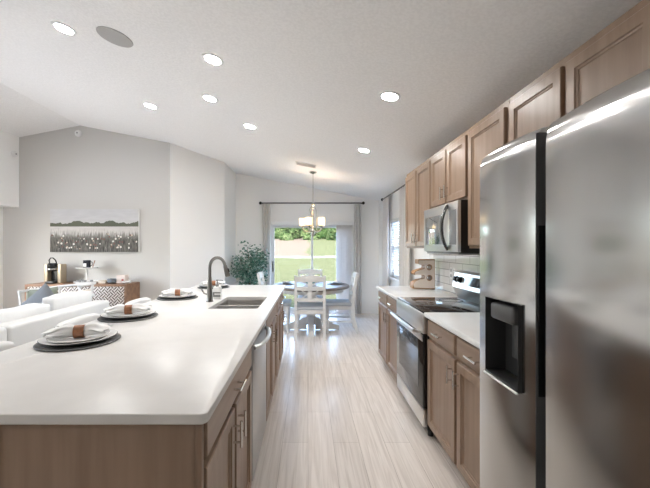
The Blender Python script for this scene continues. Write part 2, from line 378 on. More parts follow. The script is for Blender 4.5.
w2 = struct('added_window', wf, TRIM); MB().box(-5.065, -5.06, LW[0], LW[1], LW[2], LW[3]).build('window_glass', GLASS, w2)  # out-of-view window, added to bring daylight into the living room
struct('wall_bulkhead', MB().prism([(-4.985, 2.04), (-4.72, 2.04), (-4.72, zc(-4.72)+.006), (-4.985, zc(-4.985)+.006)], [], 'y', -3.7, 5.637), WHITE_WALL)
wq = MB().prism([(-5, 0), (1.49, 0), (1.49, zc(1.49)+.006), (-3.725, zc(-3.725)+.006), (-5, zc(-5)+.006)], [], 'y', -3.7, -3.58)
struct('yard_ground', MB().box(-60, -16, -40, 7.44, -.3, -.15), GROUND)
struct('added_bounce_slab', MB().box(-16, -5.2, -8, 8, -.14, -.02), mat('pale_bounce_concrete', (.62,.60,.57), .9))  # unseen pale slab added to bounce daylight through the added window
struct('wall_light_block', MB().loft([[(x, y, 0) for x, y in ((-1.3,-1.3),(1.49,-1.3),(1.49,-1.18),(-1.3,-1.18))],[(x, y, zc(x)+.008) for x, y in ((-1.3,-1.3),(1.49,-1.3),(1.49,-1.18),(-1.3,-1.18))]]), GREY_WALL)  # unseen wall added to keep rear light off the island end, grey against bounce
struct('wall_rear', wq, WHITE_WALL)
struct('baseboard_back', MB().box(.97, 1.488, 7.236, 7.25, 0, .09).box(-1.52, -.82, 7.236, 7.25, 0, .09), TRIM)
struct('baseboard_right', MB().box(1.476, 1.49, 4.22, 7.236, 0, .09), TRIM)
struct('trim_1', MB().box(1.478, 1.49, 1.48, 4.20, .914, 1.372), TILE)          # tiled backsplash
# right-hand window with sill
wt = MB()
for y0, y1, z0, z1 in ((WY[0], WY[0]+.05, *WZ), (WY[1]-.05, WY[1], *WZ), (WY[0], WY[1], WZ[0], WZ[0]+.05), (WY[0], WY[1], WZ[1]-.05, WZ[1]), (WY[0], WY[1], 1.35, 1.39)): wt.box(1.555, 1.60, y0, y1, z0, z1)
w1 = struct('window_1', wt, TRIM)
MB().box(1.575, 1.58, WY[0]+.05, WY[1]-.05, WZ[0]+.05, WZ[1]-.05).build('window_glass', GLASS, w1)
struct('trim_2', MB().box(1.44, 1.555, WY[0]-.04, WY[1]+.04, WZ[0]-.03, WZ[0], .006), TRIM)
# sliding glass door
df = MB()
for x0, x1, z0, z1 in ((SX[0], SX[0]+.045, 0, SZ), (SX[1]-.045, SX[1], 0, SZ), (SX[0], SX[1], SZ-.05, SZ), (SX[0], SX[1], 0, .03)): df.box(x0, x1, BY-.01, BY+.13, z0, z1, .004)
d1 = struct('door_1', df, TRIM)
def sash(x0, x1, y, st, name):
    m = MB()
    for a, b, c, d in ((x0, x0+st, .03, SZ-.05), (x1-st, x1, .03, SZ-.05), (x0+st, x1-st, SZ-.10, SZ-.05), (x0+st, x1-st, .03, .11)): m.box(a, b, y, y+.035, c, d, .003)
    o = m.build(name, mat('grey_door_sash', (.70, .70, .69), .4), d1)
    MB().box(x0+st, x1-st, y+.014, y+.02, .11, SZ-.10).build('door_glass', GLASS, o); return o
s1 = sash(SX[0]+.045, .11, BY+.03, .045, 'sliding_sash'); sash(.065, SX[1]-.045, BY+.075, .045, 'fixed_sash')
MB().box(-.748, -.728, BY-.012, BY+.03, .88, 1.10, .006).build('door_handle', BLACK, s1)

# ------------------------------------------------------------------ outdoors
def gz(x, y):
    if y < 9: return -.15
    pts = [(9, -.15), (20, .12), (29, .58), (32, .72), (38, 1.55), (46, 2.45), (60, 3.2), (90, 4.5)]
    for (a, b), (c, d) in zip(pts, pts[1:]):
        if y <= c: return b+(d-b)*(y-a)/(c-a)
    return pts[-1][1]
b = bmesh.new(); ys = [7.45, 9]+[9+81*k/40 for k in range(1, 41)]; xs = [-45+90*k/30 for k in range(31)]
V = [[b.verts.new((x, y, gz(x, y)+.06*math.sin(x*.7+y))) for x in xs] for y in ys]
for i in range(len(ys)-1):
    for j in range(len(xs)-1): b.faces.new((V[i][j], V[i][j+1], V[i+1][j+1], V[i+1][j]))
g = MB(); g.bm.free(); g.bm = b; go = g.build('lawn_ground', GROUND); go['kind'] = 'structure'
def tree(x, y, h, wd, m, label, low=0.0):
    base = gz(x, y)-.1; t = thing('tree', label, 'tree', (x, y, base), 0, 'trees beyond the lawn')
    rnd = random.Random(int(x*91+y*7)); mb = MB()
    for k in range(14):
        a = rnd.uniform(0, 2*PI); q = rnd.uniform(.05, .36)*wd; zz = low*h + h*(.08+.78*k/13)
        bb = bmesh.new(); bmesh.ops.create_icosphere(bb, subdivisions=3, radius=wd*rnd.uniform(.26, .38))
        for v in bb.verts: v.co *= 1+rnd.uniform(-.16, .2)
        mb._merge(bb, Matrix.Translation((x+q*math.cos(a), y+q*math.sin(a)*.6, base+zz)))
    mb.build('crown', m, t, smooth=None)
    MB().tube([(x, y, base-.1), (x+.05, y, base+h*.5)], [.16, .1]).build('trunk', BARK, t)
T1 = tree_mat('dark_foliage', (0.007, 0.016, 0.005), (0.026, 0.042, 0.015)); T2 = tree_mat('light_foliage', (.017, .03, .011), (.045, .058, .027)); T3 = tree_mat('mid_foliage', (.011, .022, .009), (.034, .045, .02))
for x, y, h, wd, m, lb in (
        (-3.3, 46.2, 3.0, 2.0, T2, 'pale green low tree at the far edge of the bare soil'), (.25, 46.6, 2.9, 2.0, T2, 'pale green low tree behind the sliding door mullion'), (3.7, 46.0, 3.0, 2.0, T3, 'mid green low tree at the far edge of the grass by the vertical blinds'),
        (-5.6, 52, 4.8, 2.4, T1, 'dark tree in the middle row by the door frame with the latch'), (-1.6, 51.5, 4.6, 2.4, T3, 'mid green tree in the middle row seen past the chandelier shades'), (2.3, 52, 4.6, 2.4, T1, 'dark tree in the middle row behind the narrow pane'), (6.3, 51.5, 4.8, 2.4, T3, 'mid green tree in the middle row behind the vertical blinds'),
        (-7.9, 58, 6.4, 2.7, T3, 'tall tree in the last row beside the curtain edge'), (-3.5, 58.5, 6.6, 2.7, T1, 'tall dark tree in the last row above the bare soil'), (.9, 58, 6.4, 2.7, T3, 'tall green tree in the last row above the mullion'), (5.2, 58.5, 6.6, 2.7, T1, 'tall dark tree in the last row above the grass')):
    tree(x, y, h, wd, m, lb)

# ------------------------------------------------------------------ cabinets
def pull(parent, s, x, y, z, length, vertical):
    m = MB(); o = s*.032; hl = length/2; k = hl*.62
    if vertical:
        m.tube([(x+o, y, z-hl), (x+o, y, z+hl)], .0058, 8)
        for q in (-k, k): m.tube([(x-s*.002, y, z+q), (x+o, y, z+q)], .0048, 8)
    else:
        m.tube([(x+o, y-hl, z), (x+o, y+hl, z)], .0058, 8)
        for q in (-k, k): m.tube([(x-s*.002, y+q, z), (x+o, y+q, z)], .0048, 8)
    h = m.build('handle', CHROME, parent); return h
def cabinet(label, s, xf, y0, y1, depth, z0, z1, doors, drawers, toe=True, name='base_cabinet', handle_low=False, group=None, rev=.02, handle_len=.105, dz=.145, pulls=True):
    """s: outward x direction. doors: list of handle sides ('n' near, 'f' far, '' none); drawers: number across (0 none)"""
    xb = xf - s*depth; xi = xf - s*.0195; lo, hi = min(xi, xb), max(xi, xb)
    t = thing(name, label, 'cabinet', ((xf+xb)/2, (y0+y1)/2, z0), 0, group)
    zb = z0+.10 if toe else z0
    m = MB(); e = .0015
    m.box(lo, hi, y0+e, y0+.018, zb, z1).box(lo, hi, y1-.018, y1-e, zb, z1).box(lo, hi, y0+.018, y1-.018, zb, zb+.018)
    bx = sorted((xb, xb+s*.012)); m.box(bx[0], bx[1], y0+.018, y1-.018, zb, z1)
    if not toe: m.box(lo, hi, y0+.018, y1-.018, z1-.018, z1)
    if toe:
        tx = sorted((xf-s*.075, xf-s*.09)); m.box(tx[0], tx[1], y0+e, y1-e, z0, zb+.01)
        for yy in (y0+e, y1-.018): m.box(min(xb, xf-s*.075), max(xb, xf-s*.075), yy, yy+.016, z0, zb+.001)
    m.build('body', WOOD, t)
    f = MB(); fx = sorted((xf, xf-s*.019)); zd = z1-dz if drawers else z1
    f.box(fx[0], fx[1], y0+e, y1-e, zb, z1)
    f.build('face_frame', WOOD, t)
    n = len(doors); gap = .03; wdt = (y1-y0-2*rev-(n-1)*gap)/n
    for k, sd in enumerate(doors):
        a = y0+rev+k*(wdt+gap)
        d = facing(MB(), s, xf+s*.0005, a, a+wdt, zb+.02, zd-(.012 if drawers else (.02 if toe else .04)), DOOR).build('door', WOOD, t)
        if sd:
            hy = a+.028 if sd == 'n' else a+wdt-.028
            hz = (zb+.02+.085) if handle_low else (zd-.012-.095)
            pull(d, s, xf+s*.02, hy, hz, handle_len, True)
    if drawers:
        wd = (y1-y0-2*rev-(drawers-1)*gap)/drawers
        for k in range(drawers):
            a = y0+rev+k*(wd+gap)
            d = facing(MB(), s, xf+s*.0005, a, a+wd, zd+.012, z1-.018, SLAB).build('drawer', WOOD_H, t)
            if pulls: pull(d, s, xf+s*.02, a+wd/2, (zd+z1)/2-.003, handle_len*1.15, False)
    return t
RX = .868; WX = 1.476
gr = 'base cabinets along the range wall'
cabinet('two door two drawer brown base cabinet between the refrigerator and the range', -1, RX, 1.50, 2.470, WX-RX, 0, .884, ['f', 'n'], 2, group=gr)
cabinet('two door two drawer brown base cabinet beyond the range, under the wooden rack', -1, RX, 3.230, 4.18, WX-RX, 0, .884, ['f', 'n'], 2, group=gr)
ug = 'wall cabinets above the range counter'; UX = 1.16; ud = 1.488-UX
cabinet('two door brown wall cabinet high above the steel refrigerator', -1, UX, 1.10, 1.985, ud, 1.79, 2.235, ['', ''], 0, False, 'wall_cabinet', True, ug, .024)
cabinet('tall single door brown wall cabinet between the refrigerator and the microwave', -1, UX, 1.988, 2.482, ud, 1.372, 2.235, [''], 0, False, 'wall_cabinet', True, ug, .02)
cabinet('short two door brown wall cabinet directly above the microwave', -1, UX, 2.486, 3.222, ud, 1.728, 2.235, ['f', 'n'], 0, False, 'wall_cabinet', True, ug, .016)
cabinet('two door brown wall cabinet above the wooden rack, next to the window curtain', -1, UX, 3.226, 4.06, ud, 1.372, 2.235, ['f', 'n'], 0, False, 'wall_cabinet', True, ug, .016)
IX = -.318; ig = 'base cabinets in the island'
cabinet('brown island cabinet between the end panel and the dishwasher, one wide drawer over two doors', 1, IX, .995, 1.845, .575, 0, .884, ['f', 'n'], 1, group=ig)
cabinet('brown island cabinet under the sink, just past the dishwasher', 1, IX, 2.475, 3.32, .575, 0, .884, ['f', 'n'], 1, group=ig, pulls=False)
cabinet('brown island cabinet at the dining end, past the sink cabinet', 1, IX, 3.325, 4.20, .575, 0, .884, ['f', 'n'], 2, group=ig)
# island end panels and back
t = thing('island_casing', 'brown wood casing around the island end and its back under the white overhang', 'casing', (-.61, 2.6, 0))
MB().box(-.905, -.300, .982, .9935, 0, .884, .001).build('end_panel', WOOD, t)
MB().box(-.318, -.300, .974, .982, 0, .884, .001).build('stile', WOOD, t)
MB().box(-.905, -.880, .974, .982, 0, .884, .001).build('stile', WOOD, t)
MB().box(-.925, -.907, .982, 4.21, 0, .884).build('back_panel', WOOD, t)

# countertops
SK = (-.765, -.385, 2.62, 3.27)
def slab(x0, x1, y0, y1, r, z0=.884, z1=.914, hole=None, e=.004):
    mb = MB(); n = 6
    o = lambda i, z: [(x, y, z) for x, y in rr(x0+i, x1-i, y0+i, y1-i, r-i, n)]
    if not hole: return mb.loft([o(e, z0), o(0, z0+e), o(0, z1-e), o(e*.4, z1-e*.3), o(e, z1)])
    h = lambda i, z: [(x, y, z) for x, y in rr(hole[0]-i, hole[1]+i, hole[2]-i, hole[3]+i, .03, n)]
    return mb.loft([h(0, z0), h(0, z1-.002), h(.002, z1), o(e, z1), o(e*.4, z1-e*.3), o(0, z1-e), o(0, z0+e), o(e, z0)], closed=True)
tag(slab(-1.37, -.280, .955, 4.31, .022, hole=SK).build('island_countertop', QUARTZ), 'long white quartz island countertop with a cutout for the sink', 'countertop')
tag(slab(.83, 1.477, 1.485, 2.474, .008).build('countertop', QUARTZ), 'short white counter between the refrigerator and the range', 'countertop', 'white range wall counters')
tag(slab(.83, 1.477, 3.226, 4.20, .008).build('countertop', QUARTZ), 'white counter beyond the range that carries the wooden rack', 'countertop', 'white range wall counters')

# sink
t = thing('kitchen_sink', 'undermount double bowl stainless sink set in the island counter', 'sink', (-.575, 2.945, .70))
ym = 2.945
for y0, y1 in ((SK[2]-.004, ym-.012), (ym+.012, SK[3]+.004)):
    R = lambda i, z, r=.035: [(x, y, z) for x, y in rr(SK[0]-.004+i, SK[1]+.004-i, y0+i, y1-i, r, 4)]
    bowl = MB().loft([R(-.011, .883), R(-.011, .872), R(-.006, .70), R(.02, .694), R(.02, .70), R(.008, .712), R(0, .868), R(0, .883)], closed=False, cap=False)
    bowl.loft([R(.02, .694), R(.02, .70)]).build('bowl', SINKM, t)
    MB().lathe([(.045, 0), (.045, .004), (.035, .005), (.03, .001)], (-.575, (y0+y1)/2, .700), 20).build('drain', NICKEL, t)
t2 = MB().box(SK[0], SK[1], ym-.011, ym+.011, .80, .886, .004); t2.build('divider', SINKM, t)

# faucet
fx, fy = -.843, 2.96
t = thing('kitchen_faucet', 'tall brushed nickel gooseneck faucet beside the sink', 'faucet', (fx, fy, .914))
MB().lathe([(.030, 0), (.030, .006), (.026, .012), (.0245, .05), (.021, .13), (.0165, .20), (.0145, .215)], (fx, fy, .9145), 24).build('base', FAUCET, t)
arc = [(fx, fy, 1.10), (fx, fy, 1.19)] + [(fx+.066*(1-math.cos(a)), fy, 1.205+.087*math.sin(a)) for a in [PI*k/14 for k in range(0, 14)]]
MB().tube(arc, .0135, 14).build('spout', FAUCET, t)
e = Vector(arc[-1]); dr = (Vector(arc[-1])-Vector(arc[-2])).normalized()
h = MB().tube([e-dr*.004, e+dr*.01, e+dr*.04, e+dr*.085, e+dr*.098], [.0145, .017, .019, .022, .018], 16).build('spray_head', FAUCET, t)
MB().tube([e+dr*.03+Vector((.018, -.004, .004)), e+dr*.062+Vector((.021, -.004, .004))], .007, 8).build('button', BLACK, h)
MB().tube([(fx-.02, fy+.005, .975), (fx-.05, fy+.01, .985), (fx-.075, fy+.012, 1.02)], [.009, .008, .006], 10).build('lever', FAUCET, t)
# soap
sx_, sy_ = -.822, 3.13
t = thing('soap_dispenser', 'white pump bottle of soap standing behind the faucet', 'bottle', (sx_, sy_, .914))
MB().box(sx_-.034, sx_+.034, sy_-.026, sy_+.026, .9145, 1.025, .008, 3).build('bottle', PLASTIC_W, t)
MB().box(sx_-.0345, sx_+.0345, sy_-.0275, sy_-.0262, .935, .952).box(sx_-.0345, sx_+.0345, sy_-.0275, sy_-.0262, .967, .978).box(sx_-.0345, sx_-.02, sy_-.0275, sy_-.0262, .952, .967).build('label_band', mat('label_grey', (.22, .22, .22), .6), t)
MB().lathe([(.017, 0), (.017, .022), (.008, .026), (.006, .05), (.012, .052), (.012, .062)], (sx_, sy_, 1.025), 14).tube([(sx_, sy_, 1.082), (sx_+.045, sy_, 1.082), (sx_+.05, sy_, 1.075)], .0045, 8).build('pump', GREY_PLASTIC, t)

# dishwasher
t = thing('dishwasher', 'stainless steel dishwasher with bowed handle in the island', 'dishwasher', (-.60, 2.16, 0))
MB().box(-.89, -.318, 1.852, 2.468, .10, .882).box(-.86, -.39, 1.87, 2.45, 0, .10).build('body', BLACK, t)
d = MB().box(-.3175, -.297, 1.858, 2.462, .115, .872, .006).build('door', mat('dishwasher_steel', (.40, .405, .41), .3, 1.0), t)
hp = [(-.299, 1.91, .822)]+[(-.299+.052*math.sin(PI*k/12)**.55, 1.91+.5*k/12, .822) for k in range(1, 12)]+[(-.299, 2.41, .822)]
MB().tube(hp, .013, 10).build('handle', STEEL_B, d)
MB().box(-.2975, -.2955, 1.88, 2.44, .845, .865).build('control_strip', GREY_PLASTIC, d)

# ------------------------------------------------------------------ refrigerator
FX = .700; FT = 1.763
t = thing('refrigerator', 'large stainless side by side refrigerator with dispenser', 'refrigerator', (1.1, 1.0, 0))
MB().box(.815, 1.47, .552, 1.462, .03, 1.735, .006).build('case', CABLE_GREY, t)
for yy in (.62, 1.39): MB().lathe([(.025, 0), (.025, .03)], (.87, yy, 0), 14).build('foot', BLACK, t)
MB().box(.83, .86, .57, 1.445, .03, .095).build('base_grille', BLACK, t)
MB().box(.80, .8155, 1.058, 1.102, .10, 1.73).build('gap_filler', BLACK, t)
def fridge_door(y0, y1, hole=None, z0=.10, z1=FT):
    """bowed steel door: front as a grid with a rolled top edge, optional dispenser opening (y0,y1,z0,z1)"""
    ysn = sorted(set([round(y0+(y1-y0)*k/24, 5) for k in range(25)]+(list(hole[:2]) if hole else [])))
    zsn = sorted(set([z0+(z1-z0)*k/40 for k in range(37)]+[z1-.085+.085*math.sin(PI/2*k/12) for k in range(13)]+(list(hole[2:]) if hole else [])))
    def X(y, z):
        q = 2*(y-y0)/(y1-y0)-1
        x = FX + .008 + .020*(q*q)
        if z > z1-.085:
            k = (z-(z1-.085))/.085; x += .033*(1-math.sqrt(max(0, 1-k**2.6)))
        return x
    b = bmesh.new(); G = {(i, j): b.verts.new((X(y, z), y, z)) for i, y in enumerate(ysn) for j, z in enumerate(zsn)}
    for i in range(len(ysn)-1):
        for j in range(len(zsn)-1):
            yc, zz = (ysn[i]+ysn[i+1])/2, (zsn[j]+zsn[j+1])/2
            if hole and hole[0] < yc < hole[1] and hole[2] < zz < hole[3]: continue
            b.faces.new((G[i, j], G[i, j+1], G[i+1, j+1], G[i+1, j]))
    xb = .8145; nI, nJ = len(ysn)-1, len(zsn)-1
    per = [(i, 0) for i in range(nI)]+[(nI, j) for j in range(nJ)]+[(i, nJ) for i in range(nI, 0, -1)]+[(0, j) for j in range(nJ, 0, -1)]
    B = {k: b.verts.new((xb, G[k].co.y, min(G[k].co.z, z1-.004))) for k in per}
    for a, c in zip(per, per[1:]+per[:1]): b.faces.new((G[a], G[c], B[c], B[a]))
    b.faces.new([B[k] for k in per])
    bmesh.ops.recalc_face_normals(b, faces=b.faces[:])
    m = MB(); m.bm.free(); m.bm = b; return m
HO = (1.157, 1.370, .885, 1.183)
dl = fridge_door(1.104, 1.462, HO).build('freezer_door', STEEL, t, smooth=50)
dr_ = fridge_door(.552, 1.056).build('fresh_food_door', STEEL, t, smooth=50)
cav = MB()
y0, y1, z0, z1 = HO; xa = FX+.012; xc = FX+.078
cav.loft([[(xa-.008, y0, z0), (xa-.008, y1, z0), (xa-.008, y1, z1), (xa-.008, y0, z1)], [(xc, y0+.012, z0+.012), (xc, y1-.012, z0+.012), (xc, y1-.012, z1-.008), (xc, y0+.012, z1-.008)]], cap=False)
cav.loft([[(xc, y0+.012, z0+.012), (xc, y1-.012, z0+.012), (xc, y1-.012, z1-.008), (xc, y0+.012, z1-.008)], [(xc+.001, y0+.012, z0+.012), (xc+.001, y1-.012, z0+.012), (xc+.001, y1-.012, z1-.008), (xc+.001, y0+.012, z1-.008)]])
cv = cav.build('dispenser_recess', DARK_PLASTIC, dl)
MB().box(xa-.006, xc-.002, y0+.035, y1-.03, 1.105, 1.168, .012, 3).build('dispenser_head', mat('head_grey', (.09,.09,.09), .3), dl)
MB().box(xc-.02, xc-.006, y0+.06, y1-.085, .97, 1.095, .004).build('paddle', mat('paddle_grey', (.06, .06, .06), .3), dl)
MB().box(xa-.010, xc-.002, y0+.004, y1-.004, z0+.002, z0+.012, .002).build('drip_tray', mat('tray_dark', (.03,.03,.03), .3), dl)
MB().tube([(xa-.011, y0-.001, z0), (xa-.012, (y0+y1)/2, z0), (xa-.011, y1+.001, z0)], .004, 8).build('lip', STEEL_B, dl)
MB().box(FX+.0285, .8145, 1.1018, 1.1038, .10, FT-.02).build('door_side', CABLE_GREY, dl)
MB().box(FX+.034, FX+.072, 1.0985, 1.1016, .90, 1.447, .001).build('pocket_handle', BLACK, dl)
MB().box(FX+.030, FX+.075, 1.0555, 1.061, .90, 1.447, .002).build('pocket_handle', BLACK, dr_)
MB().box(.83, .90, 1.06, 1.10, 1.7355, 1.765, .006).build('hinge_cover', CABLE_GREY, t)
MB().box(.83, .92, 1.40, 1.45, 1.7355, 1.76, .006).build('hinge_cover', CABLE_GREY, t)

# ------------------------------------------------------------------ range
t = thing('range_oven', 'stainless electric range with black glass cooktop and oven door', 'stove', (1.13, 2.85, 0))
ra, rb = 2.482, 3.218
MB().box(.86, 1.465, ra, rb, .06, .900).build('body', BLACK, t)
for yy in (ra+.05, rb-.05): MB().lathe([(.02, 0), (.024, .06)], (.90, yy, 0), 12).build('foot', BLACK, t)
ct = MB().box(.835, 1.40, ra, rb, .9005, .916, .003).build('cooktop', BLACK_GLASS, t)
BR = mat('burner_ring_grey', (.12, .12, .12), .2)
for bx_, by_, br_ in ((1.0, 2.66, .105), (1.0, 3.04, .08), (1.26, 2.66, .08), (1.26, 3.04, .10)):
    m = MB(); n = 36
    m.loft([[(bx_+q*math.cos(2*PI*k/n), by_+q*math.sin(2*PI*k/n), zz) for k in range(n)] for q, zz in ((br_, .9158), (br_, .9164), (br_-.004, .9164), (br_-.004, .9158))], closed=True).build('burner_ring', BR, ct)
MB().box(.824, .86, ra, rb, .755, .902, .008).build('front_panel', STEEL_B, t)
d = MB().box(.826, .859, ra+.002, rb-.002, .215, .748, .006).build('oven_door', BLACK_GLASS, t)
MB().box(.822, .8265, ra+.004, rb-.004, .700, .748, .002).build('door_rail', STEEL_B, d)
MB().box(.8245, .8265, ra+.10, rb-.10, .34, .62).build('window', mat('oven_window', (.03, .03, .032), .05), d)
m = MB(); hz = .775
m.tube([(.772, ra+.03, hz), (.766, ra+.15, hz), (.764, (ra+rb)/2, hz), (.766, rb-.15, hz), (.772, rb-.03, hz)], .0135, 12)
for yy in (ra+.045, rb-.045): m.tube([(.775, yy, hz), (.826, yy, hz-.02)], .012, 10)
m.build('handle', STEEL_B, d)
MB().box(.828, .859, ra+.002, rb-.002, .085, .208, .006).build('drawer', STEEL_B, t)
# backguard: slanted control head
bgp = [(1.395, .916), (1.345, 1.02), (1.375, 1.150), (1.405, 1.165), (1.470, 1.165), (1.470, .9005), (1.401, .9005)]
bg_o = MB().prism(bgp, [], 'y', ra, rb).build('backguard', STEEL_B, t)
def on_face(y, f):   # point on the slanted face
    return Vector((1.345+.03*f, y, 1.02+.13*f))
nrm = Vector((-.13, 0, .03)).normalized()
for yy in (2.545, 2.625, 3.075, 3.155):
    c = on_face(yy, .55)
    k = MB().tube([c, c+nrm*.008, c+nrm*.009, c+nrm*.030, c+nrm*.033], [.030, .030, .024, .021, .016], 18).build('knob', BLACK if yy > 2.9 else STEEL_B, bg_o)
m = MB(); a, b2 = 2.70, 3.0
pts = [on_face(a, .25), on_face(b2, .25), on_face(b2, .85), on_face(a, .85)]
m.loft([[p for p in pts], [p+nrm*.003 for p in pts]]).build('display', BLACK_GLASS, bg_o)

# ------------------------------------------------------------------ microwave
t = thing('microwave', 'stainless over the range microwave with bowed dark handle', 'microwave', (1.28, 2.85, 1.335))
MB().box(1.105, 1.476, 2.487, 3.218, 1.338, 1.724).build('body', BLACK, t)
d = MB().box(1.08, 1.1045, 2.70, 3.216, 1.345, 1.722, .004).build('door', STEEL_B, t)
MB().box(1.0775, 1.0815, 2.745, 3.165, 1.405, 1.645, .002).build('window', MIRROR_GLASS, d)
cpn = MB().box(1.08, 1.1045, 2.489, 2.697, 1.345, 1.722, .004).build('control_panel', STEEL_B, t)
MB().box(1.0785, 1.0805, 2.515, 2.635, 1.40, 1.66).build('keypad', mat('keypad_grey', (.20, .205, .21), .15), cpn)
hp = [(1.081-.05*math.sin(PI*k/14)**.8, 2.668, 1.36+.345*k/14) for k in range(15)]
MB().tube(hp, .012, 10).build('handle', mat('dark_steel', (.16, .16, .16), .2, 1.0), d)
MB().box(1.10, 1.42, 2.52, 3.19, 1.325, 1.338, .003).build('grease_filter', mat('filter_grey', (.3, .3, .3), .4, .8), t)

# ------------------------------------------------------------------ wooden rack on the far counter
s_ = 1/642
def E(k):
    P = [(162, 0), (162, 215), (45, 215), (42, 200), (45, 182), (86, 180), (92, 166), (88, 150), (60, 143), (25, 132), (12, 118), (18, 104), (84, 103), (92, 90), (88, 74), (50, 68), (14, 50), (3, 26), (8, 6)]
    cx, cz = 95, 105
    return [(1.16+(p[0]*k+cx*(1-k))*s_, .9145+(p[1]*k+cz*(1-k))*s_) for p in P]
def circ(px, pz, r, n=14): return [(1.16+(px+r*math.cos(2*PI*i/n))*s_, .9145+(pz+r*math.sin(2*PI*i/n))*s_) for i in range(n)]
t = thing('bottle_rack', 'wavy wooden bottle rack with honey brown edges on the far counter', 'rack', (1.285, 3.90, .9145))
MB().prism(E(1), [circ(122, 158, 17), circ(122, 82, 17)], 'y', 3.84, 3.96).build('frame', OAK_EDGE, t)
MB().prism(E(.93), [circ(122, 158, 22), circ(122, 82, 22)], 'y', 3.834, 3.8395).build('front_face', PALE_WOOD, t)
# outlets on the tile
for yy, lb in ((3.55, 'white outlet plate on the tile behind the wooden rack'), (2.30, 'white outlet plate on the tile next to the refrigerator')):
    t = thing('wall_outlet', lb, 'outlet', (1.478, yy, 1.12), 0, 'outlets on the backsplash')
    MB().box(1.472, 1.4785, yy-.036, yy+.036, 1.06, 1.175, .002).build('plate', PLASTIC_W, t)
    MB().box(1.4705, 1.4725, yy-.017, yy+.017, 1.075, 1.105).box(1.4705, 1.4725, yy-.017, yy+.017, 1.13, 1.16).build('socket', mat('socket_grey', (.35, .35, .35), .5), t)

# ------------------------------------------------------------------ place settings on the island
def charger_bm(c, r): return MB().lathe([(r*.6, 0), (r*.97, .001), (r, .004), (r, .007), (r*.97, .009), (r*.6, .008)], c, 48)
def plate_bm(c, r): return MB().lathe([(r*.55, 0), (r*.62, .001), (r*.80, .007), (r, .017), (r*1.0, .020), (r*.98, .0205), (r*.78, .010), (r*.60, .0045), (r*.3, .004)], c, 48)
def napkin_bm(c, ang, L=.125, s=1.0, big=1.25):
    rings = []; n = 28; N = 17
    for i in range(N):
        t_ = -1+2*i/(N-1); a = abs(t_)
        wd = (.0165+.062*max(0, a-.16)**.75*(big if t_ < 0 else 1.0))*s; ht = (.021+.009*math.sin(PI*min(a*1.25, 1))-.010*a**3)*s
        ring = []
        for k in range(n):
            th = 2*PI*k/n; fold = 1+.22*math.cos(6*th+2*t_)*a + .08*math.sin(9*th)*a
            z = max(ht*(1+math.sin(th)*fold), 0.0005)+.006*s+.022*a*a*s
            ring.append((t_*L*s*(1+.10*a*math.cos(3*th)), wd*math.cos(th)*fold, z))
        rings.append(ring)
    M = Matrix.Translation(c) @ Matrix.Rotation(ang, 4, 'Z')
    return MB().loft(rings, M=M)
def ring_bm(c, ang, r=.031, w=.022):
    n = 20; rings = []
    for rr_, x in ((r, -w), (r, w), (r*.86, w), (r*.86, -w)):
        rings.append([(x, rr_*math.cos(2*PI*k/n), rr_*math.sin(2*PI*k/n)+r) for k in range(n)])
    return MB().loft(rings, closed=True, M=Matrix.Translation(c) @ Matrix.Rotation(ang, 4, 'Z'))
spots = [(-1.125, 1.70, .33, 'at the island setting closest to the camera'), (-1.195, 2.30, .30, 'at the second island setting from the camera'),
         (-1.20, 3.18, .24, 'at the third island setting from the camera'), (-1.10, 4.02, .2, 'at the island setting behind the soap bottle')]
Z = .914
for x, y, a, where in spots:
    tag(charger_bm((x, y, Z+.0003), .180).build('charger_plate', CHARGER), 'dark slate grey charger plate '+where, 'plate', 'chargers on the island')
    z1 = Z+.0095
    t = thing('dinner_plate', 'white dinner plate with a black rim '+where, 'plate', (x, y, z1), 0, 'dinner plates on the island')
    plate_bm((x, y, z1), .162).build('dish', CHINA, t)
    n = 48; MB().loft([[(x+q*math.cos(2*PI*k/n), y+q*math.sin(2*PI*k/n), z1+zz) for k in range(n)] for q, zz in ((.1625, .015), (.1655, .0175), (.1625, .0195))], closed=True).build('rim', BLACK, t)
    z2 = z1+.0048
    tag(plate_bm((x, y, z2), .132).build('salad_plate', CHINA), 'smaller white salad plate '+where, 'plate', 'salad plates on the island')
    z3 = z2+.005
    tag(napkin_bm((x, y, z3), a).build('napkin', FABRIC_W, smooth=60), 'gathered white cloth napkin '+where, 'napkin', 'napkins on the island')
    tag(ring_bm((x, y, z3+.0005), a).build('napkin_ring', RING), 'brown wooden napkin ring '+where, 'napkin ring', 'napkin rings on the island')

# ------------------------------------------------------------------ counter stools
def stool(y, label, first=None):
    if first:
        c = copy_tree(first); c.location = (first.location[0], y, 0); c['label'] = label; return c
    t = thing('counter_stool', label, 'stool', (-1.34, y, 0), 0, 'white stools along the island')
    x0 = -1.34
    MB().box(-1.52, -1.12, y-.21, y+.21, .56, .65, .025, 3).build('seat', STOOL_M, t)
    for dx in (-.16, .18):
        for dy in (-.17, .17): MB().tube([(x0+dx, y+dy, 0), (x0+dx*.9, y+dy*.95, .565)], [.014, .02], 10).build('leg', mat('stool_leg_wood', (.22, .13, .08), .5), t)
    rings = []
    for k in range(13):
        q = -1+2*k/12; yy = y+.205*q; xb = -1.60+.02*q*q; hh = .898-.004*q**2-.012*abs(q)**8
        rings.append([(xb-.03, yy, .60), (xb-.035, yy, hh-.03), (xb-.02, yy, hh-.004), (xb, yy, hh), (xb+.02, yy, hh-.006), (xb+.03, yy, hh-.03), (xb+.035, yy, .60)])
    MB().loft(rings).build('backrest', STOOL_M, t, smooth=60)
    MB().tube([(x0+.16, y-.16, .2), (x0+.16, y+.16, .2)], .01, 8).build('footrest', NICKEL, t)
    return t
st0 = stool(2.385, 'white upholstered counter stool behind the second place setting from the camera')
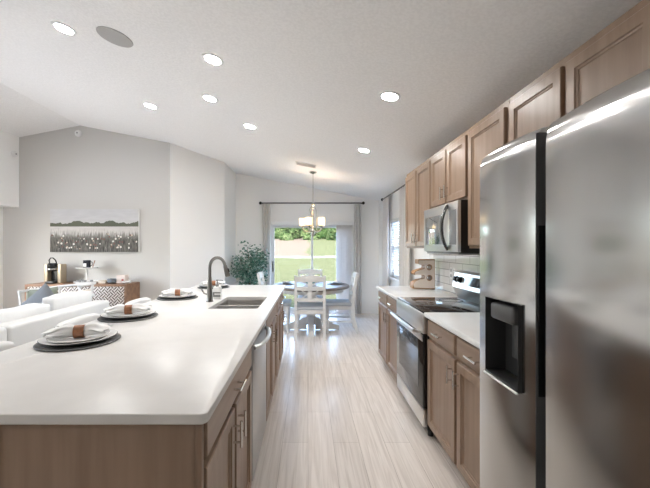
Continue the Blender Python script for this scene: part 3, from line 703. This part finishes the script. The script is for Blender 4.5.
for y, l in ((1.62, 'white upholstered counter stool behind the place setting closest to the camera'), (3.21, 'white upholstered counter stool behind the third place setting from the camera'), (3.98, 'white upholstered counter stool at the dining end of the island')): stool(y, l, st0)

# ------------------------------------------------------------------ sofa
t = thing('sofa', 'long white fabric sofa with its back to the island', 'sofa', (-2.65, 2.6, 0))
MB().box(-3.12, -2.23, 1.24, 3.84, .06, .30, .03, 3).build('base', SOFA_M, t)
for a, b_ in ((1.24, 2.539), (2.541, 3.84)): MB().box(-2.37, -2.20, a, b_, .06, .80, .03, 3).build('back', SOFA_M, t)
for y0, y1 in ((1.06, 1.235), (3.845, 4.02)): MB().box(-3.12, -2.22, y0, y1, .06, .60, .04, 3).build('arm', SOFA_M, t)
for k in range(3):
    y0 = 1.24+.866*k; MB().box(-3.15, -2.375, y0+.004, y0+.862, .302, .46, .04, 3).build('seat_cushion', CUSH_M, t)
for xx in (-3.05, -2.3):
    for yy in (1.16, 3.92): MB().lathe([(.025, 0), (.03, .06)], (xx, yy, 0), 12).build('foot', SIDE_W, t)
for y, ln, hz, lb, yaw in ((1.75, .97, .40, 'plump white sofa back cushion at the end of the sofa closest to the camera', 0), (2.755, .97, .40, 'plump white sofa back cushion in the middle of the sofa, slumped lower', .01), (3.555, .56, .44, 'plump white sofa back cushion at the end of the sofa closest to the sideboard', -.03)):
    b = bmesh.new(); bmesh.ops.create_cube(b, size=1)
    bmesh.ops.subdivide_edges(b, edges=b.edges[:], cuts=13, use_grid_fill=True)
    for v in b.verts:
        p = v.co*2
        puff = (1-abs(p.y)**3)*(1-abs(p.z)**3)
        v.co = Vector((.062*p.x*(1+.35*puff), ln/2*p.y*(1-.02*(1-abs(p.z))), hz/2*p.z*(1-.05*abs(p.y)**3*(p.z > 0))))
        v.co.z += .008*math.sin(9*p.y+y*5)*(p.z > 0)*abs(p.z)
    for _ in range(2): bmesh.ops.smooth_vert(b, verts=b.verts[:], factor=.5, use_axis_x=True, use_axis_y=True, use_axis_z=True)
    M = Matrix.Translation((-2.475, y, .470+hz/2)) @ Matrix.Rotation(yaw, 4, 'Z') @ Matrix.Rotation(.06, 4, 'Y')
    mb = MB(); mb._merge(b, M)
    tag(mb.build('back_cushion', CUSH_M, smooth=70), lb, 'cushion', 'white back cushions on the sofa')

# accent chair by the sideboard with pillows
cx, cy = -3.28, 4.42
t = thing('accent_chair', 'white barrel chair with curved open rails in front of the sideboard', 'chair', (cx, cy, 0), 0)
MB().box(cx-.42, cx+.42, cy-.30, cy+.30, .34, .42, .03, 3).build('seat', FABRIC_W, t)
for dx in (-.32, .32):
    for dy in (-.26, .26): MB().tube([(cx+dx, cy+dy, 0), (cx+dx, cy+dy, .35)], .02, 10).build('leg', WHITE_WOOD, t)
for h in (.58, .70, .86):
    rad = .45 if h < .8 else .47
    MB().tube([(cx+.02+rad*math.cos(a), cy+.02+.36*math.sin(a), h+.05*math.cos(a)) for a in [-.5+(PI+.5)*k/20 for k in range(21)]], .016, 8).build('rail', WHITE_WOOD, t)
for k in range(7):
    a = -.4+(PI+.4)*k/6; MB().tube([(cx+.02+.40*math.cos(a), cy+.02+.28*math.sin(a), .40), (cx+.02+.46*math.cos(a), cy+.02+.36*math.sin(a), .86+.05*math.cos(a))], .012, 8).build('spindle', WHITE_WOOD, t)
def throw(c, size, th, m, label, rx, ry, name='throw_pillow'):
    M = Matrix.Rotation(rx, 4, 'X') @ Matrix.Rotation(ry, 4, 'Z')
    tag(MB().pillow(c, size, size, th, M).build(name, m, smooth=60), label, 'pillow', 'throw pillows by the sideboard')
throw((-3.31, 4.30, .672), .385, .13, PILLOW_B, 'blue grey throw pillow standing on its corner in front of the sideboard', PI/2-.2, PI/4)
throw((-3.50, 4.54, .635), .42, .13, PILLOW_G, 'sage green throw pillow behind the blue grey one', PI/2-.15, .12)
throw((-3.03, 4.50, .625), .40, .13, PILLOW_T, 'beige throw pillow beside the blue grey one', PI/2-.2, .1)

# ------------------------------------------------------------------ sideboard and what stands on it
SBX = (-4.27, -2.74); SBY = (5.20, 5.62); SBZ = .825
t = thing('sideboard', 'walnut sideboard with carved lattice doors against the grey wall', 'sideboard', (-3.5, 5.41, 0))
m = MB(); x0, x1 = SBX; y0, y1 = SBY
m.box(x0, x1, y0, y1, SBZ-.03, SBZ).box(x0, x1, y0, y1, .15, .18).box(x0, x0+.03, y0, y1, .18, SBZ-.03).box(x1-.03, x1, y0, y1, .18, SBZ-.03).box(x0+.03, x1-.03, y1-.02, y1, .18, SBZ-.03).box(x0+.03, x1-.03, y0+.03, y0+.045, .18, SBZ-.03)
m.build('body', SIDE_W, t)
dw = (x1-x0-.06)/3
for k in range(3): 
    a = x0+.03+k*dw; MB().box(a+.004, a+dw-.004, y0+.008, y0+.029, .184, SBZ-.034, .003).build('door', LATTICE, t)
for xx in (x0+.06, x1-.06):
    for yy in (y0+.05, y1-.05): MB().tube([(xx, yy, 0), (xx, yy, .152)], [.012, .02], 10).build('leg', BLACK, t)
# coffee maker
kx, ky = -3.98, 5.42
t = thing('coffee_maker', 'black and champagne pod coffee maker standing on the sideboard', 'coffee maker', (kx, ky, SBZ))
for dx in (-.105, .105): MB().box(kx+dx-.031, kx+dx+.031, ky-.05, ky+.08, SBZ+.001, SBZ+.30, .012, 3).build('side_panel', GOLD, t)
MB().box(kx-.0695, kx+.0695, ky+.02, ky+.08, SBZ+.001, SBZ+.30, .008).box(kx-.0695, kx+.0695, ky-.12, ky+.02, SBZ+.001, SBZ+.035, .006).build('body', BLACK, t)
MB().lathe([(.055, 0), (.068, .03), (.068, .10), (.05, .125), (.01, .13)], (kx, ky-.05, SBZ+.19), 24).build('brew_head', BLACK, t)
MB().lathe([(.0685, 0), (.0695, .002), (.0695, .014), (.0685, .016)], (kx, ky-.05, SBZ+.215), 24).build('band', NICKEL, t)
MB().tube([(kx-.055, ky-.03, SBZ+.30), (kx-.05, ky-.05, SBZ+.36), (kx-.02, ky-.06, SBZ+.395), (kx+.02, ky-.06, SBZ+.395), (kx+.05, ky-.05, SBZ+.36), (kx+.055, ky-.03, SBZ+.30)], .009, 8).build('lid_handle', BLACK, t)
# two tier stand
tx, ty = -3.46, 5.40
t = thing('tier_stand', 'white two tier tray stand on the sideboard under the painting', 'tray', (tx, ty, SBZ))
MB().lathe([(.06, 0), (.17, .012), (.18, .03), (.175, .032), (.165, .018), (.02, .016)], (tx, ty, SBZ+.001), 36).build('lower_tray', PLASTIC_W, t)
MB().lathe([(.022, .0), (.014, .05), (.018, .11), (.013, .17), (.022, .205)], (tx, ty, SBZ+.017), 18).build('post', PLASTIC_W, t)
MB().lathe([(.02, 0), (.145, .010), (.152, .026), (.147, .028), (.14, .016), (.02, .014)], (tx, ty, SBZ+.222), 36).build('upper_tray', PLASTIC_W, t)
t = thing('mug', 'dark mug with a white patch on the top tray of the stand', 'mug', (tx, ty, SBZ+.2385))
MB().lathe([(.045, 0), (.052, .01), (.054, .12), (.050, .12), (.047, .012), (.01, .010)], (tx, ty, SBZ+.2385), 24).build('cup', mat('navy_glaze', (.025, .027, .035), .25), t)
MB().box(tx-.024, tx+.024, ty-.058, ty-.0535, SBZ+.26, SBZ+.31, .002).build('patch', PLASTIC_W, t)
MB().tube([(tx+.05, ty, SBZ+.34), (tx+.08, ty, SBZ+.33), (tx+.082, ty, SBZ+.28), (tx+.05, ty, SBZ+.265)], .006, 8).build('handle', mat('navy_glaze', (0, 0, 0)), t)
tag(MB().tube([(tx+.075, ty+.02, SBZ+.239), (tx+.115, ty+.015, SBZ+.355)], [.005, .007], 8).build('stir_stick', RING), 'thin brown stirring stick leaning beside the dark mug', 'stick')
for k, a in enumerate((2.6, 3.5, 4.2, 5.0, 5.8)):
    xx, yy = tx+.115*math.cos(a), ty+.10*math.sin(a)
    tag(MB().lathe([(.016, 0), (.022, .03), (.022, .034), (.018, .036)], (xx, yy, SBZ+.019), 14).build('coffee_pod', GREY_PLASTIC), ['grey coffee pod on the lower tray under the mug, first from the coffee maker', 'grey coffee pod on the lower tray, second from the coffee maker', 'grey coffee pod on the lower tray, third from the coffee maker', 'grey coffee pod on the lower tray, fourth from the coffee maker', 'grey coffee pod on the lower tray, last before the low beige box'][k], 'coffee pod', 'coffee pods on the tray')
def small_box(x0, x1, y0, y1, h, m, label, cat='box', name='tea_box'):
    tag(MB().box(x0, x1, y0, y1, SBZ+.001, SBZ+h, .005).build(name, m), label, cat)
small_box(-3.245, -3.13, 5.33, 5.43, .05, PILLOW_T, 'low beige box on the sideboard just past the tray stand')
tag(MB().lathe([(.04, 0), (.075, .02), (.08, .07), (.074, .07), (.068, .022), (.01, .012)], (-3.04, 5.37, SBZ+.001), 24).build('bowl', mat('blue_grey_glaze', (.15, .18, .21), .3)), 'small blue grey bowl on the sideboard between two boxes', 'bowl')
t = thing('gift_box', 'pink and white box with a red spot on the sideboard', 'box', (-2.90, 5.40, SBZ))
MB().box(-2.97, -2.835, 5.34, 5.46, SBZ+.001, SBZ+.13, .006).build('carton', mat('pale_pink_card', (.68, .58, .53), .7), t)
MB().box(-2.885, -2.855, 5.3365, 5.3398, SBZ+.04, SBZ+.07).build('mark', mat('red_mark', (.35, .06, .05), .6), t)
tag(MB().lathe([(.035, 0), (.065, .02), (.07, .04), (.064, .04), (.058, .02), (.01, .01)], (-2.79, 5.31, SBZ+.001), 24).build('dish', CHINA), 'small white dish at the end of the sideboard', 'dish')
# painting
t = thing('painting', 'wide grey meadow painting with flowers on the grey wall', 'painting', (-3.445, 5.62, 1.31))
MB().box(-4.185, -2.752, 5.598, 5.634, 1.31, 2.005).build('canvas', PAINTING, t)
MB().box(-2.7515, -2.742, 5.598, 5.634, 1.31, 2.005).build('edge', FABRIC_W, t)
# wall detectors
def puck(name, c, axis_y, label):
    t = thing(name, label, 'detector', c)
    M = Matrix.Translation(c) @ (Matrix.Rotation(PI/2, 4, 'X') if axis_y else Matrix.Rotation(PI/2, 4, 'Y'))
    MB().lathe([(.055, 0), (.055, .012), (.045, .03), (.02, .034)], (0, 0, 0), 24, M).build('body', PLASTIC_W, t)
    MB().lathe([(.012, .0), (.012, .005)], (0, 0, .034), 12, M).build('sensor', GREY_PLASTIC, t)
puck('smoke_detector', pix(78.5, 133.5, 5.634), True, 'small round white detector high on the grey wall under the ridge')
p = Vector((-4.718, 5.62*.985, 0)); p.z = H+(V0-154)*p.y/F
puck('motion_sensor', (p.x, p.y, p.z), False, 'small white sensor on the white bulkhead by the grey wall corner')

# ------------------------------------------------------------------ ceiling fixtures
TH = math.atan(.195)
def ceil_thing(name, label, cat, p, group=None):
    t = thing(name, label, cat, p, 0, group); t.rotation_euler = (0, TH, 0); return t
def lamp(p, label, first=None):
    if first:
        c = copy_tree(first); c.location = p; c['label'] = label; return c
    t = ceil_thing('recessed_ceiling_light', label, 'ceiling light', p, 'recessed ceiling lights')
    n = 36; MB().loft([[(q*math.cos(2*PI*k/n), q*math.sin(2*PI*k/n), zz) for k in range(n)] for q, zz in ((.082, -.001), (.080, -.006), (.060, -.009), (.056, -.001))], closed=True).build('trim_ring', PLASTIC_W, t, world=False)
    MB().lathe([(.0555, -.0015), (.055, -.006), (.03, -.0065)], (0, 0, 0), 32).build('lens', LENS, t, world=False)
    return t
L0 = lamp(ceil_at(390, 96), 'recessed ceiling light over the range aisle, the largest looking one')
for x, y, l in ((364, 150, 'recessed ceiling light over the aisle by the far wall cabinet'), (213, 59, 'recessed ceiling light over the island, between the round speaker and the aisle light'),
                (210, 98, 'recessed ceiling light over the faucet part of the island, directly beyond a larger looking one'), (250, 126, 'smaller looking recessed ceiling light over the dining end of the island, towards the ceiling vent'),
                (150.5, 105.5, 'recessed ceiling light over the sofa, in front of the white angled wall'), (64, 28, 'recessed ceiling light beside the round grey speaker')): lamp(ceil_at(x, y), l, L0)
for X, Y, l in ((-2.6, 1.3, 'unseen recessed light added over the sofa seats'), (-1.8, -1.2, 'unseen recessed light added behind the camera over the living room')): lamp(Vector((X, Y, zc(X))), l, L0)  # extra lamps out of view, added to light the room
t = ceil_thing('ceiling_speaker', 'round flat grey speaker grille in the sloped ceiling', 'speaker', ceil_at(115, 37))
MB().lathe([(.122, -.001), (.120, -.005), (.05, -.006)], (0, 0, 0), 40).build('grille', mat('speaker_grille', (.40, .395, .385), .7, bump=(900, .4, .002)), t, world=False)
t = ceil_thing('ceiling_vent', 'rectangular white air vent in the ceiling by the chandelier', 'vent', ceil_at(306, 164.5))
m = MB().box(-.16, .16, -.09, .09, -.012, -.001, .003); m.build('frame', mat('vent_white', (.62, .62, .61), .5), t, world=False)
m = MB()
for k in range(7): m.box(-.14, .14, -.07+.02*k, -.062+.02*k, -.016, -.0122)
m.build('grille', mat('vent_grey', (.40, .40, .40), .5), t, world=False)

# chandelier
ch = ceil_at(313, 171.5); hx, hy = ch.x, ch.y
def hz_(py): return H+(V0-py)*hy/F
t = thing('chandelier', 'brushed nickel chandelier with amber glass shades over the round table', 'chandelier', (hx, hy, ch.z))
MB().lathe([(.062, -.002), (.060, -.02), (.015, -.035)], (hx, hy, ch.z-.004), 24).build('canopy', NICKEL, t)
zt, zb_ = hz_(204), hz_(231)
MB().tube([(hx, hy, ch.z-.03), (hx, hy, zt)], .006, 8).build('downrod', NICKEL, t)
MB().lathe([(.006, .05), (.022, .03), (.03, .0), (.012, -.03)], (hx, hy, zt-.02), 16).build('hub', NICKEL, t)
MB().lathe([(.004, -.10), (.018, -.085), (.028, -.05), (.028, .02), (.012, .05), (.010, .30), (.010, zt-zb_-.03)], (hx, hy, zb_), 16).build('column', NICKEL, t)
for k in range(5):
    a = 2*PI*k/5+.55; ca, sa = math.cos(a), math.sin(a)
    am = MB(); am.tube([(hx+.02*ca, hy+.02*sa, zb_+.0), (hx+.07*ca, hy+.07*sa, zb_-.02), (hx+.14*ca, hy+.14*sa, zb_+.0), (hx+.172*ca, hy+.172*sa, zb_+.045), (hx+.175*ca, hy+.175*sa, zb_+.07)], .008, 8)
    am.tube([(hx+.02*ca, hy+.02*sa, zt-.03), (hx+.06*ca, hy+.06*sa, zt-.09), (hx+.075*ca, hy+.075*sa, zb_+.10), (hx+.07*ca, hy+.07*sa, zb_-.02)], .005, 8)
    arm = am.build('arm', NICKEL, t)
    sx0, sy0, sz0 = hx+.175*ca, hy+.175*sa, zb_+.07
    MB().lathe([(.012, -.012), (.034, .0), (.036, .012)], (sx0, sy0, sz0), 16).build('socket_cup', NICKEL, arm)
    MB().lathe([(.008, .012), (.02, .03), (.028, .06), (.02, .085), (.004, .095)], (sx0, sy0, sz0), 12).build('bulb', BULB, arm)
    MB().lathe([(.030, .008), (.050, .03), (.056, .14), (.052, .14), (.046, .034), (.033, .020)], (sx0, sy0, sz0), 20, cap=False).build('glass_shade', GLASS_AMBER, arm)

# ------------------------------------------------------------------ curtains, rods, blinds
def curtain(p0, p1, z0, z1, folds, amp, label, group, flare=1.0, nrm=None):
    p0 = Vector((*p0, 0)); p1 = Vector((*p1, 0)); d = (p1-p0); n = Vector((-d.y, d.x, 0)).normalized(); N = folds*8; rows = 12
    b = bmesh.new(); th = .006
    def P(i, j, o):
        q = i/N; k = j/rows; am = amp*(.75+.5*(1-k)*flare)
        v = p0+d*q + n*(am*math.sin(2*PI*folds*q+.4*math.sin(3*k)) + o); v.z = z0+(z1-z0)*k; return v
    A = [[b.verts.new(P(i, j, th/2)) for i in range(N+1)] for j in range(rows+1)]; B = [[b.verts.new(P(i, j, -th/2)) for i in range(N+1)] for j in range(rows+1)]
    for j in range(rows):
        for i in range(N):
            b.faces.new((A[j][i], A[j][i+1], A[j+1][i+1], A[j+1][i])); b.faces.new((B[j][i], B[j+1][i], B[j+1][i+1], B[j][i+1]))
        for i in (0, N): b.faces.new((A[j][i], A[j+1][i], B[j+1][i], B[j][i]))
    for j in (0, rows):
        for i in range(N): b.faces.new((A[j][i], A[j][i+1], B[j][i+1], B[j][i]))
    bmesh.ops.recalc_face_normals(b, faces=b.faces[:])
    m = MB(); m.bm.free(); m.bm = b
    return tag(m.build('curtain', CURT, smooth=80), label, 'curtain', group)
RY = 7.135; RZ = 2.305
curtain((-.95, RY), (-.775, RY), .02, RZ-.022, 3, .035, 'grey curtain panel beside the leafy tree at the sliding door', 'curtains at the sliding door')
curtain((.955, RY), (1.115, RY), .02, RZ-.022, 3, .035, 'grey curtain panel behind the white chair at the sliding door', 'curtains at the sliding door')
t = thing('curtain_rod', 'dark curtain rod over the sliding glass door', 'curtain rod', (.08, RY, RZ), 0, 'dark curtain rods')
MB().tube([(-.965, RY, RZ), (1.125, RY, RZ)], .013, 10).build('rod', ROD, t)
for xx in (-.985, 1.145):
    bb = bmesh.new(); bmesh.ops.create_uvsphere(bb, u_segments=16, v_segments=10, radius=.032); MB()._merge(bb, Matrix.Translation((xx, RY, RZ))).build('finial', BLACK, t)
for xx in (-.96, 1.12): MB().tube([(xx, RY, RZ), (xx, BY-.002, RZ)], .008, 8).build('bracket', ROD, t)
WR = 1.415; RZ2 = 2.295
curtain((WR, 6.08), (WR, 6.5), .02, RZ2-.02, 4, .03, 'light grey curtain panel at the side window, next to the room corner', 'curtains at the side window')
curtain((WR, 4.80), (WR, 5.32), .02, RZ2-.02, 4, .03, 'light grey curtain panel at the side window, next to the wall cabinets', 'curtains at the side window')
t = thing('curtain_rod', 'dark curtain rod over the side window with blinds', 'curtain rod', (WR, 5.7, RZ2), 0, 'dark curtain rods')
MB().tube([(WR, 4.75, RZ2), (WR, 6.54, RZ2)], .012, 10).build('rod', ROD, t)
for yy in (4.73, 6.56):
    bb = bmesh.new(); bmesh.ops.create_uvsphere(bb, u_segments=16, v_segments=10, radius=.03); MB()._merge(bb, Matrix.Translation((WR, yy, RZ2))).build('finial', BLACK, t)
for yy in (4.77, 6.53): MB().tube([(WR, yy, RZ2), (1.489, yy, RZ2)], .008, 8).build('bracket', ROD, t)
t = thing('window_blind', 'white horizontal slat blind in the side window', 'blind', (1.53, 5.8, WZ[0]+.002))
m = MB(); k = 0; z = WZ[0]+.03
while z < WZ[1]-.06:
    m.box(-.022, .022, WY[0]+.01, WY[1]-.01, -.0012, .0012, M=Matrix.Translation((1.525, 0, z)) @ Matrix.Rotation(.5, 4, 'Y')); z += .042
m.build('slats', BLIND, t)
MB().box(1.495, 1.553, WY[0]+.005, WY[1]-.005, WZ[1]-.055, WZ[1]-.004, .004).build('headrail', BLIND, t)
MB().box(1.505, 1.545, WY[0]+.01, WY[1]-.01, WZ[0]+.002, WZ[0]+.018, .003).build('bottom_rail', BLIND, t)
t = thing('vertical_blind', 'grey vertical blind stacked to one side of the sliding door', 'blind', (.75, 7.2, 1.8))
MB().box(-.80, .95, 7.165, 7.215, 1.855, 1.925, .004).build('headrail', TRIM, t)
for k in range(9):
    xx = .615+.036*k; MB().box(-.044, .044, -.0012, .0012, .03, 1.853, M=Matrix.Translation((xx, 7.195, 0)) @ Matrix.Rotation(.85, 4, 'Z')).build('slat', VBLIND, t)

# ------------------------------------------------------------------ dining set
TX, TY, TR = .05, 5.80, .64
t = thing('dining_table', 'round dining table with a dark top on a white pedestal', 'table', (TX, TY, 0))
MB().lathe([(TR-.03, .715), (TR-.005, .72), (TR, .735), (TR, .755), (TR-.008, .762), (.2, .762)], (TX, TY, 0), 64).build('tabletop', TABLE_TOP, t)
MB().lathe([(TR-.10, .65), (TR-.10, .7145)], (TX, TY, 0), 48).build('apron', WHITE_WOOD, t)
MB().box(TX-.075, TX+.075, TY-.075, TY+.075, .10, .649, .012).build('pedestal', WHITE_WOOD, t)
for k in range(4):
    a = PI/4*0+k*PI/2; M = Matrix.Translation((TX, TY, 0)) @ Matrix.Rotation(a, 4, 'Z')
    MB().loft([[(.075, -.045, .02), (.075, .045, .02), (.075, .045, .22), (.075, -.045, .22)], [(.40, -.045, .02), (.40, .045, .02), (.40, .045, .10), (.40, -.045, .10)], [(.47, -.045, .0), (.47, .045, .0), (.47, .045, .085), (.47, -.045, .085)]], M=M).build('foot', WHITE_WOOD, t)
def chair():
    t = thing('dining_chair', '', 'chair', (0, 0, 0), 0, 'white dining chairs around the table')
    W2, D2 = .215, .21
    for sx in (-1, 1):
        MB().tube([(sx*(W2-.02), D2-.02, 0), (sx*(W2-.02), D2-.02, .43)], [.016, .023], 8).build('leg', WHITE_WOOD, t, world=False)
        m = MB(); pts = [(-.285, 0), (-.225, .25), (-.215, .46), (-.235, .70), (-.285, .965)]
        m.loft([[(sx*W2+q*.019, y+r*.021, z) for q, r in ((-1, -1), (1, -1), (1, 1), (-1, 1))] for y, z in pts]).build('leg', WHITE_WOOD, t, world=False)
    m = MB().box(-W2+.0, W2-.0, D2-.045, D2-.02, .375, .435, .003).box(-W2+.02, W2-.02, -D2-.005, -D2+.02, .375, .435, .003)
    for sx in (-1, 1): m.box(sx*(W2-.018)-.011, sx*(W2-.018)+.011, -D2, D2-.03, .375, .435, .003)
    m.build('seat_frame', WHITE_WOOD, t, world=False)
    MB().box(-W2-.012, W2+.012, -D2+.012, D2+.025, .4355, .49, .02, 3).build('seat', SEAT_M, t, world=False)
    for sx in (-1, 1): MB().box(sx*(W2-.02)-.009, sx*(W2-.02)+.009, -D2-.01, D2-.02, .17, .195).build('stretcher', WHITE_WOOD, t, world=False)
    def rail(z0, z1, bow, up=0.0):
        def yb(z): return -.225-.06*max(0, (z-.6))/.365*1.0
        rings = []
        for k in range(11):
            q = -1+2*k/10; o = bow*(1-q*q); u_ = up*(1-q*q)
            rings.append([((W2-.015)*q, yb(z0)-.012-o, z0), ((W2-.015)*q, yb(z0)+.012-o, z0), ((W2-.015)*q, yb(z1)+.012-o, z1+u_), ((W2-.015)*q, yb(z1)-.012-o, z1+u_)])
        return MB().loft(rings)
    rail(.87, .94, .02, .03).build('top_rail', WHITE_WOOD, t, world=False)
    rail(.74, .80, .02).build('middle_rail', WHITE_WOOD, t, world=False)
    rail(.575, .625, .015).build('lower_rail', WHITE_WOOD, t, world=False)
    for z0, z1 in ((.618, .748), (.792, .88)):
        for sx in (-1, 1):
            m = MB(); m.loft([[(sx*x+q*.012, y-.012+r*.008, z) for q, r in ((-1, -1), (1, -1), (1, 1), (-1, 1))] for x, y, z in ((.13, -.232-(z0-.6)*.15, z0), (.04, -.238-(z0-.6)*.15, (z0+z1)/2), (.13, -.236-(z1-.6)*.15, z1))])
            m.build('lattice_bar', WHITE_WOOD, t, world=False)
        MB().box(-.035, .035, -.262-(z0-.6)*.16, -.242-(z0-.6)*.16, z0, z1, .003).build('splat', WHITE_WOOD, t, world=False)
    return t
c0 = chair(); cl = 'white dining chair '
c0.location = (.03, 5.40, 0); c0['label'] = cl+'with its back to the kitchen aisle, in front of the table'
for x, y, r, l in ((.51, 5.78, PI/2, 'at the table side by the window wall, seen in profile'), (-.52, 5.78, -PI/2, 'at the table side by the leafy tree, mostly behind the island'), (.04, 6.36, PI, 'across the table in front of the sliding glass door')):
    c = copy_tree(c0); c.location = (x, y, 0); c.rotation_euler = (0, 0, r); c['label'] = cl+l
for k, (dx, dy, l) in enumerate(((-.42, .05, 'on the table side by the leafy tree'), (.42, .05, 'on the table side by the window wall'), (0, -.42, 'at the table place facing the aisle chair'), (0, .42, 'at the table place by the sliding door'))):
    tag(charger_bm((TX+dx, TY+dy, .7625), .15).build('charger_plate', CHARGER), 'dark charger plate '+l, 'plate', 'chargers on the dining table')
    tag(MB().lathe([(.05, 0), (.10, .012), (.105, .02), (.10, .02), (.05, .006)], (TX+dx, TY+dy, .7725), 32).build('dinner_plate', mat('grey_china', (.22, .22, .23), .3)), 'grey dinner plate '+l, 'plate', 'grey plates on the dining table')
    tag(napkin_bm((TX+dx, TY+dy, .7795), .4+k, s=.55).build('napkin', FABRIC_W, smooth=60), 'small gathered white napkin '+l, 'napkin', 'napkins on the dining table')
t = thing('teal_centerpiece', 'teal bowl of greenery in the centre of the round table', 'centerpiece', (TX, TY, .7625))
MB().lathe([(.05, 0), (.09, .03), (.10, .07), (.094, .07), (.08, .03), (.01, .015)], (TX, TY, .7625), 28).build('bowl', TEAL, t)
m = MB(); rnd = random.Random(3)
for k in range(26):
    a = rnd.uniform(0, 2*PI); e_ = rnd.uniform(.3, 1.2); q = rnd.uniform(.05, .10)
    m.tube([(TX, TY, .80), (TX+q*.5*math.cos(a), TY+q*.5*math.sin(a), .82+.04*e_), (TX+q*math.cos(a), TY+q*math.sin(a), .83+.05*e_)], [.006, .014, .002], 5)
m.build('greenery', mat('teal_green_leaf', (.10, .30, .27), .5), t)

# ------------------------------------------------------------------ leafy tree in the corner
px, py = -1.15, 6.76
t = thing('potted_ficus', 'leafy variegated green tree in a pot in the dining corner', 'plant', (px, py, 0))
MB().lathe([(.13, 0), (.15, .02), (.18, .30), (.185, .32), (.165, .32), (.155, .28), (.02, .27)], (px, py, 0), 28).build('pot', POT, t)
MB().lathe([(.154, .27), (.154, .285), (.02, .292)], (px, py, 0), 20).build('soil', SOIL, t)
rnd = random.Random(11); m = MB()
tips = []
m.tube([(px, py, .28), (px+.02, py, .6), (px-.01, py+.01, .95)], [.022, .018, .014], 8)
for k in range(36):
    a = rnd.uniform(0, 2*PI); z0 = rnd.uniform(.5, .95); R_ = rnd.uniform(.12, .38); z1 = rnd.uniform(.72, 1.44)
    q = Vector((px+R_*math.cos(a), py+R_*math.sin(a), z1)); q.x = max(-1.46, min(-.82, q.x)); q.y = min(7.03, q.y)
    mid = Vector((px+.35*(q.x-px), py+.35*(q.y-py), (z0+z1)/2+.05)); m.tube([(px, py, z0), mid, q], [.008, .006, .003], 5); tips.append((Vector((px, py, z0)), mid, q))
m.build('trunk', BARK, t)
b = bmesh.new()
for k in range(2600):
    A, B_, Q = rnd.choice(tips); s0 = rnd.random()**.5
    p = A*(1-s0)**2+B_*2*s0*(1-s0)+Q*s0*s0
    p = p+Vector((rnd.gauss(0, .075), rnd.gauss(0, .075), rnd.gauss(0, .07)))
    if p.z < .55: p.z = .55+rnd.random()*.3
    p.x = max(-1.50, min(-.82, p.x)); p.y = min(7.04, p.y)
    d = Vector((rnd.gauss(0, 1), rnd.gauss(0, 1), rnd.gauss(-.2, .6))).normalized(); n_ = d.cross(Vector((rnd.gauss(0, 1), rnd.gauss(0, 1), rnd.gauss(0, 1)))).normalized(); up = d.cross(n_)
    L_ = rnd.uniform(.05, .085); w_ = L_*.27
    v = [b.verts.new(p), b.verts.new(p+d*L_*.35+n_*w_), b.verts.new(p+d*L_-up*.008), b.verts.new(p+d*L_*.35-n_*w_), b.verts.new(p+d*L_*.45+up*.004)]
    for i in range(4): b.faces.new((v[i], v[(i+1) % 4], v[4]))
m = MB(); m.bm.free(); m.bm = b; m.build('foliage', LEAF, t)
